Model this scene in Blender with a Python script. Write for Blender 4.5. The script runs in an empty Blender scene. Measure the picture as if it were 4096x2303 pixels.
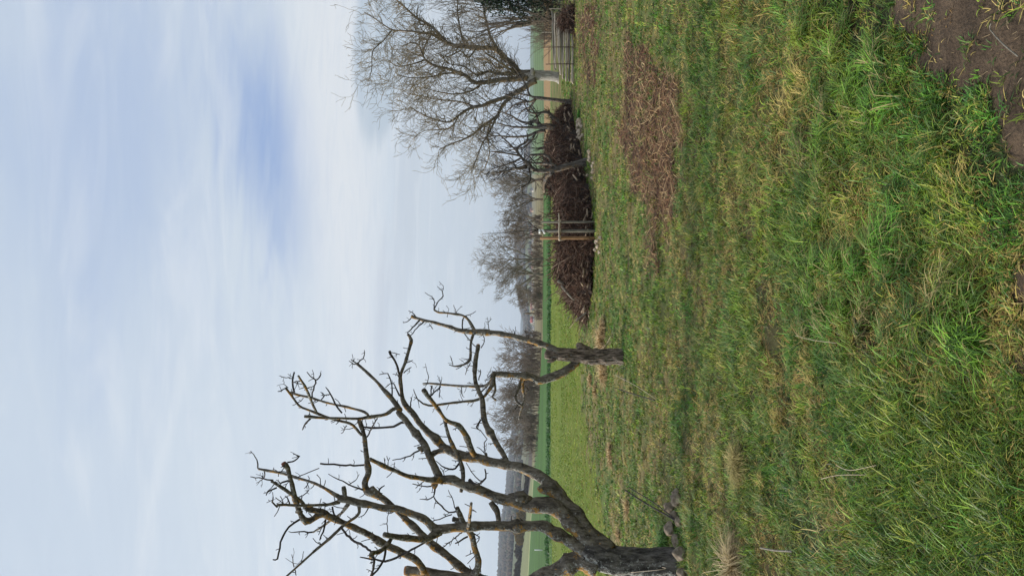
import bpy, math, random
import numpy as np
from mathutils import Vector, noise as mnoise
R = math.radians
rnd = random.Random(7)
rng = np.random.default_rng(11)
S = bpy.context.scene
COL = S.collection

# ------------------------------------------------------------------ camera
F, XH, EYE = 2958.0, 2112.0, 1.6          # focal length in photo pixels, horizon column, eye height
PITCH = math.atan((XH - 2048) / F)
cam = bpy.data.objects.new('camera', bpy.data.cameras.new('camera'))
COL.objects.link(cam)
cp, sp = math.cos(PITCH), math.sin(PITCH)
FW, UP, RT = Vector((0, cp, sp)), Vector((0, -sp, cp)), Vector((1, 0, 0))
from mathutils import Matrix
m3 = Matrix(((-UP.x, RT.x, -FW.x), (-UP.y, RT.y, -FW.y), (-UP.z, RT.z, -FW.z)))
cam.matrix_world = Matrix.Translation((0, 0, EYE)) @ m3.to_4x4()
cam.data.sensor_width = 36; cam.data.lens = 36 * F / 4096
cam.data.clip_start = 0.05; cam.data.clip_end = 30000
S.camera = cam

def ray(x, y):                             # photo pixel -> direction with unit forward depth
    u = (1151.5 - y) / F; v = (x - 2048) / F
    return FW + RT * u - UP * v
def at(x, y, d):                           # point whose ground distance forward is d
    r = ray(x, y); return Vector((0, 0, EYE)) + r * (d / r.y)
def gd(x):                                 # forward distance where column x meets the flat ground
    r = ray(x, 1151); return -EYE / r.z * r.y
def G(x, y):
    r = ray(x, y); p = Vector((0, 0, EYE)) + r * (-EYE / r.z); return p

# ------------------------------------------------------------------ world and sun
SUN_EL, SUN_AZ = 34, -72                   # azimuth measured from the view direction, negative = left
sdir = Vector((math.sin(R(SUN_AZ)) * math.cos(R(SUN_EL)), math.cos(R(SUN_AZ)) * math.cos(R(SUN_EL)), math.sin(R(SUN_EL))))
W = bpy.data.worlds.new('World'); S.world = W; W.use_nodes = True
nt = W.node_tree; nt.nodes.clear()
def N(t, **k):
    n = nt.nodes.new(t)
    for a, b in k.items(): setattr(n, a, b)
    return n
def L(a, b): nt.links.new(a, b)
def math_(op, a, b=None, clamp=False):
    n = N('ShaderNodeMath', operation=op); n.use_clamp = clamp
    for i, v in enumerate((a, b)):
        if v is None: continue
        if isinstance(v, (int, float)): n.inputs[i].default_value = v
        else: L(v, n.inputs[i])
    return n.outputs[0]
out = N('ShaderNodeOutputWorld'); bg = N('ShaderNodeBackground'); L(bg.outputs[0], out.inputs[0])
sky = N('ShaderNodeTexSky', sky_type='NISHITA'); sky.sun_disc = False
sky.sun_elevation = R(SUN_EL); sky.sun_rotation = R(SUN_AZ); sky.air_density = 1.0; sky.dust_density = 0.6; sky.ozone_density = 1.5
bg.inputs[1].default_value = 0.12
tc = N('ShaderNodeTexCoord').outputs['Generated']
sepd = N('ShaderNodeSeparateXYZ'); L(tc, sepd.inputs[0])
zz = math_('ADD', math_('MAXIMUM', sepd.outputs[2], 0.0), 0.16)
cmb = N('ShaderNodeCombineXYZ'); L(math_('DIVIDE', sepd.outputs[0], zz), cmb.inputs[0]); L(math_('DIVIDE', sepd.outputs[1], zz), cmb.inputs[1])
def wnoise(scale, detail, rot, sc, dist=0.0):
    mp = N('ShaderNodeMapping'); L(cmb.outputs[0], mp.inputs[0]); mp.inputs['Rotation'].default_value = (0, 0, R(rot)); mp.inputs['Scale'].default_value = sc
    n = N('ShaderNodeTexNoise'); L(mp.outputs[0], n.inputs['Vector']); n.inputs['Scale'].default_value = scale
    n.inputs['Detail'].default_value = detail; n.inputs['Roughness'].default_value = 0.55; n.inputs['Distortion'].default_value = dist
    return n.outputs[0]
def smask(x, y, tx, ty, ln, wd, lo=1.0, hi=0.0):   # soft elliptical region of the sky
    c = ray(x, y).normalized(); e = ray(tx, ty).normalized()
    a1 = (e - c).normalized(); a2 = c.cross(a1).normalized()
    sub = N('ShaderNodeVectorMath', operation='SUBTRACT'); L(tc, sub.inputs[0]); sub.inputs[1].default_value = c
    r = []
    for a, s in ((a1, ln / F), (a2, wd / F)):
        d = N('ShaderNodeVectorMath', operation='DOT_PRODUCT'); L(sub.outputs[0], d.inputs[0]); d.inputs[1].default_value = a
        q = math_('DIVIDE', d.outputs['Value'], s); r.append(math_('MULTIPLY', q, q))
    return math_('SUBTRACT', 1.0, math_('SQRT', math_('ADD', r[0], r[1])))   # 1 centre, 0 rim, negative outside
def ramp(v, a, b, p=None):
    n = N('ShaderNodeMapRange', interpolation_type='SMOOTHSTEP'); L(v, n.inputs[0]); n.inputs[1].default_value = a; n.inputs[2].default_value = b
    return n.outputs[0]
def mixc(f, a, b):
    n = N('ShaderNodeMix', data_type='RGBA'); 
    if isinstance(f, (int, float)): n.inputs[0].default_value = f
    else: L(f, n.inputs[0])
    for i, v in ((6, a), (7, b)):
        if isinstance(v, tuple): n.inputs[i].default_value = (*v, 1)
        else: L(v, n.inputs[i])
    return n.outputs[2]
n1 = wnoise(1.6, 9, 32, (0.6, 1.8, 1), 0.9)
n2 = wnoise(4.0, 8, 8, (0.7, 2.4, 1), 0.9)
n3 = wnoise(0.7, 5, 25, (0.6, 1.5, 1), 0.3)
nn = math_('ADD', math_('MULTIPLY', n1, 0.6), math_('MULTIPLY', n2, 0.4))
blue = ramp(math_('ADD', smask(1075, 560, 1160, 990, 600, 205), math_('MULTIPLY', math_('SUBTRACT', nn, 0.5), 1.7)), -0.25, 0.95)
blue2 = ramp(math_('ADD', smask(420, 560, 500, 1200, 1000, 520), math_('MULTIPLY', math_('SUBTRACT', nn, 0.5), 2.2)), -0.2, 1.1)
thin = ramp(n3, 0.35, 0.75)
bl = math_('ADD', math_('MULTIPLY', blue, 1.0), math_('MULTIPLY', blue2, 0.52))
bl = math_('ADD', bl, math_('MULTIPLY', thin, 0.16))
bl = math_('MULTIPLY', bl, 0.95, True)
cloud = mixc(ramp(sepd.outputs[2], 0.0, 0.8), (5.9, 6.4, 6.8), (4.75, 5.5, 6.4))
bluec = (2.5, 3.5, 5.7)
c1 = mixc(bl, cloud, bluec)
hz = ramp(math_('ADD', smask(1350, 450, 1400, 1300, 1400, 200), math_('MULTIPLY', math_('SUBTRACT', nn, 0.5), 1.2)), -0.3, 0.9)
c1 = mixc(math_('MULTIPLY', hz, 0.75), c1, (6.9, 7.0, 7.1))
wedge = ramp(math_('ADD', smask(1560, 40, 1500, 520, 540, 135), math_('MULTIPLY', math_('SUBTRACT', n2, 0.5), 0.25)), -0.02, 0.22)
c1 = mixc(math_('MULTIPLY', wedge, 0.85), c1, (4.0, 4.7, 5.4))
w2 = ramp(math_('ADD', smask(1530, 1250, 1520, 1500, 400, 34), math_('MULTIPLY', math_('SUBTRACT', n2, 0.5), 1.6)), -0.3, 0.8)
c1 = mixc(math_('MULTIPLY', w2, 0.6), c1, (4.6, 5.0, 5.7))
w3 = ramp(math_('ADD', smask(1620, 880, 1590, 1300, 520, 60), math_('MULTIPLY', math_('SUBTRACT', n2, 0.5), 0.8)), -0.1, 0.5)
c1 = mixc(math_('MULTIPLY', w3, 0.5), c1, (4.8, 5.2, 5.8))
w4 = ramp(math_('ADD', smask(1790, 620, 1800, 1200, 620, 225), math_('MULTIPLY', math_('SUBTRACT', n2, 0.5), 0.35)), -0.02, 0.14)
c1 = mixc(math_('MULTIPLY', w4, 0.40), c1, (4.8, 5.3, 5.9))
wsp = math_('MULTIPLY', math_('MULTIPLY', ramp(wnoise(3.4, 10, 38, (0.6, 1.9, 1), 1.0), 0.45, 0.72), 0.42), math_('SUBTRACT', 1.0, math_('MULTIPLY', bl, 0.75)))
c1 = mixc(wsp, c1, (6.9, 7.15, 7.4))
fin = ramp(wnoise(9, 12, 50, (0.5, 2.0, 1), 1.6), 0.42, 0.68)
c1 = mixc(math_('MULTIPLY', fin, 0.18), c1, (4.4, 5.1, 6.1))
c1 = mixc(0.06, c1, sky.outputs[0])
L(c1, bg.inputs[0])

sun = bpy.data.objects.new('sun', bpy.data.lights.new('sun', 'SUN')); COL.objects.link(sun)
sun.data.energy = 4.3; sun.data.angle = R(11); sun.data.color = (1.0, 0.93, 0.82)
sun.rotation_euler = sdir.to_track_quat('Z', 'Y').to_euler()
S.view_settings.view_transform = 'Standard'; S.view_settings.look = 'None'
S.view_settings.exposure = 0.08; S.view_settings.gamma = 1.0
S.render.engine = 'CYCLES'

# ------------------------------------------------------------------ materials
def lin(c):
    return tuple(((v / 255) / 12.92 if v <= 10 else (((v / 255) + 0.055) / 1.055) ** 2.4) for v in c)
class Mat:
    def __init__(s, name, rough=0.8):
        s.m = bpy.data.materials.new(name); s.m.use_nodes = True; s.t = s.m.node_tree
        s.b = s.t.nodes['Principled BSDF']; s.b.inputs['Roughness'].default_value = rough
        s.b.inputs['Specular IOR Level'].default_value = 0.25
        s.co = s.t.nodes.new('ShaderNodeTexCoord').outputs['Object']
    def n(s, t, **k):
        n = s.t.nodes.new(t)
        for a, b in k.items(): setattr(n, a, b)
        return n
    def noise(s, scale, detail=5, sc=None, rough=0.6, vec=None):
        n = s.n('ShaderNodeTexNoise'); v = vec or s.co
        if sc:
            mp = s.n('ShaderNodeMapping'); s.t.links.new(v, mp.inputs[0]); mp.inputs['Scale'].default_value = sc; v = mp.outputs[0]
        s.t.links.new(v, n.inputs['Vector']); n.inputs['Scale'].default_value = scale; n.inputs['Detail'].default_value = detail; n.inputs['Roughness'].default_value = rough
        return n.outputs[0]
    def ramp(s, v, a, b):
        n = s.n('ShaderNodeMapRange', interpolation_type='SMOOTHSTEP'); s.t.links.new(v, n.inputs[0]); n.inputs[1].default_value = a; n.inputs[2].default_value = b
        return n.outputs[0]
    def mix(s, f, a, b, mode='MIX'):
        n = s.n('ShaderNodeMix', data_type='RGBA', blend_type=mode)
        if isinstance(f, (int, float)): n.inputs[0].default_value = f
        else: s.t.links.new(f, n.inputs[0])
        for i, v in ((6, a), (7, b)):
            if isinstance(v, tuple): n.inputs[i].default_value = (*v[:3], 1)
            else: s.t.links.new(v, n.inputs[i])
        return n.outputs[2]
    def math(s, op, a, b, clamp=False):
        n = s.n('ShaderNodeMath', operation=op); n.use_clamp = clamp
        for i, v in enumerate((a, b)):
            if isinstance(v, (int, float)): n.inputs[i].default_value = v
            else: s.t.links.new(v, n.inputs[i])
        return n.outputs[0]
    def col(s, c): 
        if isinstance(c, tuple): s.b.inputs[0].default_value = (*c[:3], 1)
        else: s.t.links.new(c, s.b.inputs[0])
    def bump(s, h, strength=0.5, dist=0.02):
        n = s.n('ShaderNodeBump'); n.inputs['Strength'].default_value = strength; n.inputs['Distance'].default_value = dist
        s.t.links.new(h, n.inputs['Height']); s.t.links.new(n.outputs[0], s.b.inputs['Normal'])
    def attr(s, name='Col'):
        return s.n('ShaderNodeVertexColor', layer_name=name).outputs[0]

def bark(name, dark, light, lichen=0.5, orange=0.35, scale=1.0, stretch=(1, 1, 0.35)):
    M = Mat(name, 0.9)
    geo = M.n('ShaderNodeNewGeometry'); sx = M.n('ShaderNodeSeparateXYZ'); M.t.links.new(geo.outputs['Normal'], sx.inputs[0])
    a = M.noise(22 * scale, 6, stretch, 0.7); c = M.mix(M.ramp(a, 0.35, 0.7), dark, light)
    side = M.math('MULTIPLY', sx.outputs[0], -0.13)
    l1 = M.ramp(M.math('ADD', M.noise(34 * scale, 6, None, 0.75), side), 0.60 - 0.08 * lichen, 0.70 - 0.05 * lichen)
    c = M.mix(M.math('MULTIPLY', l1, lichen), c, (0.46, 0.46, 0.42))
    o = M.math('ADD', M.noise(8 * scale, 4, None, 0.6), side)
    o2 = M.math('ADD', o, M.math('MULTIPLY', M.math('SUBTRACT', M.noise(60 * scale, 4), 0.5), 0.35))
    c = M.mix(M.math('MULTIPLY', M.ramp(o2, 0.575, 0.63), orange), c, (0.42, 0.22, 0.045))
    M.col(c)
    v = M.n('ShaderNodeTexVoronoi'); mp = M.n('ShaderNodeMapping'); M.t.links.new(M.co, mp.inputs[0]); mp.inputs['Scale'].default_value = stretch
    M.t.links.new(mp.outputs[0], v.inputs['Vector']); v.inputs['Scale'].default_value = 40 * scale
    M.bump(M.math('ADD', M.math('MULTIPLY', v.outputs['Distance'], 0.7), a), 0.9, 0.02 / scale)
    return M.m
def simple(name, c1, c2, scale=20, rough=0.85, sc=None, bump=0.3, bd=0.01):
    M = Mat(name, rough); a = M.noise(scale, 6, sc, 0.65); M.col(M.mix(M.ramp(a, 0.3, 0.7), c1, c2)); M.bump(a, bump, bd); return M.m
M_TRUNK = bark('rough_dark_bark', (0.03, 0.026, 0.023), (0.19, 0.17, 0.15), 0.9, 0.0, 0.8)
M_LIMB = bark('lichen_bark', (0.06, 0.049, 0.039), (0.25, 0.215, 0.17), 0.9, 0.85)
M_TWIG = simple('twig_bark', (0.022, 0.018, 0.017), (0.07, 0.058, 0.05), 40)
M_SPLIT = bark('split_old_bark', (0.028, 0.019, 0.014), (0.37, 0.28, 0.215), 0.45, 0.05, 0.9, (1.6, 1.6, 0.22))
M_SMALL = bark('young_fruit_bark', (0.045, 0.036, 0.03), (0.17, 0.145, 0.125), 0.4, 0.2, 0.8)
M_WALNUT = bark('walnut_bark', (0.11, 0.09, 0.07), (0.26, 0.225, 0.185), 0.4, 0.3, 0.35)
M_WALTR = bark('walnut_trunk_bark', (0.28, 0.25, 0.215), (0.56, 0.52, 0.46), 0.4, 0.0, 0.35)
M_WTWIG = simple('walnut_twigs', (0.17, 0.135, 0.085), (0.34, 0.275, 0.18), 3)
M_CUT = simple('cut_wood', (0.38, 0.17, 0.07), (0.50, 0.27, 0.13), 30)
M_CUTRED = simple('reddish_cut_wood', (0.13, 0.045, 0.03), (0.22, 0.09, 0.06), 30)
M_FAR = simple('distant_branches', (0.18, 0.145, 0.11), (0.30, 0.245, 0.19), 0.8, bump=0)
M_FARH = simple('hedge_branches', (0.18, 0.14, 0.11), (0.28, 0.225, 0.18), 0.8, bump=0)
M_STONE = simple('brown_field_stone', (0.12, 0.092, 0.065), (0.30, 0.24, 0.175), 14, bump=0.8, bd=0.03)
M_PALE = simple('pale_limestone', (0.30, 0.23, 0.165), (0.55, 0.45, 0.34), 9, bump=0.6)
M_BRUSH = simple('brush_twigs', (0.026, 0.013, 0.009), (0.18, 0.10, 0.068), 7)
M_BRUSH_HI = simple('brush_twig_highlights', (0.13, 0.085, 0.062), (0.36, 0.26, 0.19), 7)  # lighter copy of the twig colour, paints highlights into the heap
M_CUTP = simple('pale_cut_sticks', (0.22, 0.155, 0.11), (0.52, 0.40, 0.28), 7)
M_BRUSHC = simple('brush_core', (0.016, 0.010, 0.008), (0.05, 0.032, 0.025), 12, bump=1, bd=0.1)
M_POLE = simple('weathered_pole', (0.38, 0.31, 0.235), (0.76, 0.65, 0.51), 9, sc=(1, 12, 12))
M_STAKE = simple('grey_stake', (0.13, 0.115, 0.09), (0.29, 0.26, 0.21), 14, sc=(6, 6, 0.7))
M_STAKEO = simple('brown_stake', (0.22, 0.115, 0.05), (0.40, 0.24, 0.13), 14, sc=(6, 6, 0.7))
M_WHITE = simple('white_tape', (0.72, 0.72, 0.70), (0.8, 0.8, 0.78), 14, bump=0)
M_CORD = simple('pale_cord', (0.42, 0.33, 0.24), (0.55, 0.45, 0.34), 14)
M_IRON = simple('rusty_iron', (0.07, 0.045, 0.032), (0.15, 0.10, 0.075), 20)

M = Mat('terrain', 0.95); ca = M.attr()
nz = M.math('ADD', M.math('MULTIPLY', M.noise(9, 6), 0.5), M.math('MULTIPLY', M.noise(70, 5), 0.5))
dk = M.ramp(nz, 0.36, 0.62)
geo = M.n('ShaderNodeNewGeometry')
far = M.noise(0.035, 6)
c = M.mix(dk, M.mix(1.0, ca, (0.62, 0.60, 0.58), 'MULTIPLY'), M.mix(1.0, ca, (1.22, 1.2, 1.15), 'MULTIPLY'))
c = M.mix(M.ramp(far, 0.35, 0.65), M.mix(1.0, c, (0.85, 0.86, 0.9), 'MULTIPLY'), c)
M.col(c); M.bump(nz, 0.8, 0.04); M_TERR = M.m
def leafy(name, trans=0.18, rough=0.5):
    M = Mat(name, rough); ca = M.attr(); M.col(ca); M.b.inputs['Specular IOR Level'].default_value = 0.35
    tr = M.n('ShaderNodeBsdfTranslucent'); M.t.links.new(ca, tr.inputs[0])
    mx = M.n('ShaderNodeMixShader'); mx.inputs[0].default_value = trans
    M.t.links.new(M.b.outputs[0], mx.inputs[1]); M.t.links.new(tr.outputs[0], mx.inputs[2])
    M.t.links.new(mx.outputs[0], M.t.nodes['Material Output'].inputs[0]); return M.m
M_GRASS = leafy('grass_blades'); M_STALK = leafy('dead_stalks', 0.08, 0.75)

# ------------------------------------------------------------------ mesh helpers
def tag(o, label=None, cat=None, group=None, kind=None):
    if label: o['label'] = label
    if cat: o['category'] = cat
    if group: o['group'] = group
    if kind: o['kind'] = kind
    return o
def empty(name, loc, label=None, cat=None, group=None):
    o = bpy.data.objects.new(name, None); COL.objects.link(o); o.location = loc
    return tag(o, label, cat, group)
class MB:
    def __init__(s): s.v = []; s.q = []; s.t = []; s.n = 0; s.mk = None
    def mark(s, mat): s.mk = (sum(len(a) for a in s.q), sum(len(a) for a in s.t), mat)   # faces added from here on take mat
    def add(s, v, q=None, t=None):
        v = np.asarray(v, dtype=np.float64)
        if q is not None and len(q): s.q.append(np.asarray(q) + s.n)
        if t is not None and len(t): s.t.append(np.asarray(t) + s.n)
        s.v.append(v); s.n += len(v)
    def tube(s, pts, rad, sides=6, cap=True, rough=0.0, freq=8.0):
        P = np.asarray([tuple(p) for p in pts], float); r = np.asarray(rad, float); n = len(P)
        if n < 2: return
        T = np.gradient(P, axis=0); T /= np.linalg.norm(T, axis=1)[:, None] + 1e-12
        a = np.array([0.31, 0.17, 0.93]); 
        if abs(T[0] @ a) > 0.8: a = np.array([1.0, 0.1, 0])
        U = np.empty_like(P); u = np.cross(T[0], a); u /= np.linalg.norm(u); U[0] = u
        for i in range(1, n):
            u = u - T[i] * (u @ T[i]); u /= np.linalg.norm(u) + 1e-12; U[i] = u
        V = np.cross(T, U)
        th = np.linspace(0, 2 * np.pi, sides, endpoint=False); c, sn = np.cos(th), np.sin(th)
        D = U[:, None, :] * c[None, :, None] + V[:, None, :] * sn[None, :, None]
        rr = np.repeat(r[:, None], sides, 1)
        if rough:
            Q = P[:, None, :] + D * rr[..., None]
            for i in range(n):
                for j in range(sides):
                    q = Q[i, j]
                    rr[i, j] *= 1 + rough * (mnoise.noise((q[0] * freq, q[1] * freq, q[2] * freq * 0.35)) * 1.0 + 0.6 * mnoise.noise((q[0] * freq * 3.3, q[1] * freq * 3.3, q[2] * freq * 0.9)))
        ring = (P[:, None, :] + D * rr[..., None]).reshape(-1, 3)
        i = np.arange(n - 1)[:, None] * sides; j = np.arange(sides)[None, :]; k = (j + 1) % sides
        q = np.stack([i + j, i + k, i + sides + k, i + sides + j], -1).reshape(-1, 4)
        t = []
        v = ring
        if cap:
            v = np.vstack([ring, P[0] - T[0] * r[0] * 0.15, P[-1] + T[-1] * r[-1] * 0.25]); a, b = n * sides, n * sides + 1; jj = np.arange(sides); kk = (jj + 1) % sides
            t = np.vstack([np.stack([kk, jj, np.full(sides, a)], -1), np.stack([(n - 1) * sides + jj, (n - 1) * sides + kk, np.full(sides, b)], -1)])
        s.add(v, q, t)
    def box(s, c, d, rz=0, taper=1.0):
        x, y, z = d[0] / 2, d[1] / 2, d[2] / 2
        v = np.array([(-x, -y, -z), (x, -y, -z), (x, y, -z), (-x, y, -z), (-x * taper, -y * taper, z), (x * taper, -y * taper, z), (x * taper, y * taper, z), (-x * taper, y * taper, z)])
        ca, sa = math.cos(rz), math.sin(rz); v = np.stack([v[:, 0] * ca - v[:, 1] * sa, v[:, 0] * sa + v[:, 1] * ca, v[:, 2]], -1) + np.array(c)
        s.add(v, [(3, 2, 1, 0), (4, 5, 6, 7), (0, 1, 5, 4), (1, 2, 6, 5), (2, 3, 7, 6), (3, 0, 4, 7)])
    def build(s, name, mat, parent=None, smooth=True, colors=None, local=None):
        me = bpy.data.meshes.new(name)
        if s.v:
            v = np.vstack(s.v)
            if local is not None: v = v - np.array(local)
            elif parent is not None: v = v - np.array(parent.location)
            q = np.vstack(s.q) if s.q else np.zeros((0, 4), int); t = np.vstack(s.t) if s.t else np.zeros((0, 3), int)
            me.vertices.add(len(v)); me.vertices.foreach_set('co', v.astype(np.float32).ravel())
            me.loops.add(len(q) * 4 + len(t) * 3); me.loops.foreach_set('vertex_index', np.concatenate([q.ravel(), t.ravel()]).astype(np.int32))
            me.polygons.add(len(q) + len(t))
            me.polygons.foreach_set('loop_start', np.concatenate([np.arange(len(q)) * 4, len(q) * 4 + np.arange(len(t)) * 3]).astype(np.int32))
            if smooth: me.polygons.foreach_set('use_smooth', np.ones(len(q) + len(t), bool))
            me.update(calc_edges=True); me.validate()
            if colors is not None:
                a = me.color_attributes.new('Col', 'FLOAT_COLOR', 'POINT')
                a.data.foreach_set('color', np.hstack([colors, np.ones((len(colors), 1))]).astype(np.float32).ravel())
        me.materials.append(mat)
        if s.mk:
            me.materials.append(s.mk[2]); mi = np.zeros(len(q) + len(t), np.int32); mi[s.mk[0]:len(q)] = 1; mi[len(q) + s.mk[1]:] = 1; me.polygons.foreach_set('material_index', mi)
        o = bpy.data.objects.new(name, me); COL.objects.link(o)
        if parent is not None: o.parent = parent
        elif local is not None: o.location = local
        return o
def smooth_path(pts, step, minn=3):        # pts: list of (Vector, radius) -> resampled Catmull-Rom
    if len(pts) == 2: pts = [pts[0], ((pts[0][0] + pts[1][0]) / 2, (pts[0][1] + pts[1][1]) / 2), pts[1]]
    P = [np.array(tuple(p)) for p, _ in pts]; r = [q for _, q in pts]
    P = [2 * P[0] - P[1]] + P + [2 * P[-1] - P[-2]]; r = [r[0]] + r + [r[-1]]
    op, orr = [], []
    for i in range(1, len(P) - 2):
        n = max(2, int(np.linalg.norm(P[i + 1] - P[i]) / step))
        for k in range(n):
            t = k / n; a, b, c, d = P[i - 1:i + 3]
            op.append(0.5 * ((2 * b) + (-a + c) * t + (2 * a - 5 * b + 4 * c - d) * t * t + (-a + 3 * b - 3 * c + d) * t ** 3)); orr.append(r[i] * (1 - t) + r[i + 1] * t)
    op.append(P[-2]); orr.append(r[-2])
    return op, orr
REG = {'A': (1350, 0, 2.335), 'B': (1850, 500, 1.703), 'C': (1000, 1000, 2.228), 'D': (1000, 1650, 2.217), 'E': (1700, 1000, 2.413), 'F': (1900, 1650, 2.218), 'G': (1900, 1250, 2.862)}
def path(txt, d, o0=0.0, o1=0.0):          # 'D x,y,r ...' measured on enlargements of the photo; own depth offset o0..o1 metres
    out = []; reg = 'D'; raw = []
    for w in txt.split():
        if w in REG: reg = w; continue
        x, y, r = map(float, w.split(',')); ox, oy, s = REG[reg]; raw.append((x / s + ox, y / s + oy, r / s))
    ln = [0]
    for a, b in zip(raw, raw[1:]): ln.append(ln[-1] + math.hypot(a[0] - b[0], a[1] - b[1]))
    for (x, y, r), l in zip(raw, ln):
        t = l / max(ln[-1], 1e-6); dd = d + o0 + (o1 - o0) * t
        out.append((at(x, y, dd), r / F * dd))
    return out

# ------------------------------------------------------------------ numpy value noise
_T = rng.random((256, 256))
def vn(x, y, s, seed=0):
    x = x * s + seed * 37.13; y = y * s + seed * 91.7; xi = np.floor(x).astype(int); yi = np.floor(y).astype(int); fx = x - xi; fy = y - yi
    fx = fx * fx * (3 - 2 * fx); fy = fy * fy * (3 - 2 * fy)
    g = lambda a, b: _T[a & 255, b & 255]
    return (g(xi, yi) * (1 - fx) + g(xi + 1, yi) * fx) * (1 - fy) + (g(xi, yi + 1) * (1 - fx) + g(xi + 1, yi + 1) * fx) * fy
def fbm(x, y, s, seed=0, o=3):
    return sum(vn(x, y, s * 2 ** k, seed + k) * 0.5 ** k for k in range(o)) / sum(0.5 ** k for k in range(o))

# ------------------------------------------------------------------ terrain: heights measured as skyline angles along bearings
KN = [60, 100, 200, 400, 800, 1300, 2200, 3500, 5000, 7000]
TB = {-500: [2191, 2159, 2140, 2136, 2132, 2129, 2125, 2125, 2126, 2127], 0: [2191, 2159, 2140, 2136, 2132, 2129, 2125, 2125, 2126, 2127],
      300: [2191, 2160, 2141, 2137, 2133, 2130, 2124, 2124, 2125, 2127], 450: [2191, 2160, 2142, 2138, 2134, 2130, 2118, 2120, 2122, 2125],
      650: [2191, 2160, 2146, 2142, 2138, 2130, 2104, 2110, 2112, 2115], 860: [2191, 2162, 2150, 2146, 2140, 2132, 2083, 2090, 2095, 2100],
      930: [2191, 2164, 2152, 2147, 2140, 2132, 2065, 2080, 2095, 2105], 1000: [2191, 2164, 2152, 2147, 2140, 2132, 2063, 2080, 2095, 2105],
      1100: [2191, 2164, 2152, 2147, 2140, 2132, 2068, 2085, 2095, 2105], 1200: [2191, 2164, 2152, 2147, 2141, 2134, 2078, 2090, 2095, 2105],
      1240: [2191, 2164, 2152, 2147, 2141, 2135, 2086, 2093, 2086, 2105], 1290: [2191, 2164, 2152, 2147, 2141, 2135, 2103, 2102, 2083, 2105],
      1450: [2191, 2162, 2152, 2147, 2139, 2130, 2103, 2102, 2083, 2105], 1550: [2191, 2160, 2150, 2144, 2134, 2115, 2085, 2090, 2086, 2105],
      1650: [2191, 2158, 2150, 2142, 2125, 2104, 2068, 2085, 2095, 2105], 1800: [2191, 2155, 2143, 2130, 2112, 2088, 2050, 2075, 2090, 2105],
      1900: [2191, 2152, 2138, 2125, 2100, 2075, 2038, 2065, 2090, 2105], 2000: [2191, 2150, 2132, 2115, 2090, 2065, 2028, 2055, 2080, 2100],
      2100: [2191, 2148, 2125, 2107, 2080, 2047, 2008, 2045, 2080, 2100], 2303: [2191, 2142, 2114, 2090, 2067, 2037, 2003, 2045, 2080, 2100],
      2900: [2191, 2140, 2112, 2088, 2065, 2037, 2005, 2045, 2080, 2100]}
TY = np.array(sorted(TB)); TX = np.array([TB[k] for k in TY], float)
AZK = np.arctan((1151.5 - TY) / F)                      # bearing of each profile, right positive (descending)
def elev(x): return (XH - x) / F
def height(x, y):
    x = np.asarray(x, float); y = np.asarray(y, float)
    r = np.hypot(x, y); az = np.arctan2(x, y)
    o = np.argsort(AZK); A = AZK[o]; cols = TX[o]
    azc = np.clip(az, A[0], A[-1])
    zk = np.stack([EYE + elev(np.interp(azc, A, cols[:, k])) * KN[k] / np.cos(np.clip(azc, -1, 1)) * np.cos(azc) for k in range(len(KN))], -1)
    zk[..., 0] = 0
    z = np.zeros_like(r)
    for k in range(len(KN) - 1):
        t = np.clip((r - KN[k]) / (KN[k + 1] - KN[k]), 0, 1); m = r > KN[k]
        z = np.where(m, zk[..., k] * (1 - t) + zk[..., k + 1] * t, z)
    z = np.where(r > KN[-1], zk[..., -1], z)
    back = np.clip((np.abs(az) - 1.2) / 0.6, 0, 1); z = z * (1 - back)
    z = z + np.clip((r - 900) / 800, 0, 1) * (fbm(x, y, 1 / 260., 5) - 0.5) * 14 * (1 - back)
    near = np.clip(1 - r / 45, 0, 1)
    z = z + (fbm(x, y, 1.6, 3) - 0.5) * 0.10 * near + (fbm(x, y, 0.35, 9) - 0.5) * 0.10 * near + (fbm(x, y, 6, 13) - 0.5) * 0.05 * np.clip(1 - r / 14, 0, 1)
    return z
def hz1(x, y): return float(height(np.array([x]), np.array([y]))[0])
def to_px(x, y):                                        # flat-ground position -> photo coordinates used for laying out the zones
    yy = np.maximum(y, 0.3); fz = yy * cp - EYE * sp; up = -yy * sp - EYE * cp
    return 2048 - up / fz * F, 1151.5 - x / fz * F
def inpoly(px, py, poly):
    c = np.zeros(px.shape, bool); n = len(poly)
    for i in range(n):
        x1, y1 = poly[i]; x2, y2 = poly[i - 1]
        m = ((y1 > py) != (y2 > py)) & (px < (x2 - x1) * (py - y1) / ((y2 - y1) + 1e-9) + x1); c ^= m
    return c
SOIL = [(3460, -900), (3520, 30), (3640, 110), (3660, 260), (3790, 330), (3890, 330), (3900, 470), (3960, 560), (4020, 700), (4020, 1000), (4035, 1250), (4070, 1500), (4110, 1650), (9000, 1700), (9000, -900)]
LITTER = [(2520, 190), (2590, 170), (2650, 220), (2700, 300), (2745, 480), (2755, 580), (2700, 700), (2690, 850), (2640, 900), (2650, 1050), (2590, 1040), (2600, 880), (2560, 780), (2500, 640), (2480, 520), (2510, 350)]
LITTER2 = [(2308, 40), (2396, 0), (2404, 160), (2398, 290), (2350, 360), (2308, 220)]
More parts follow.
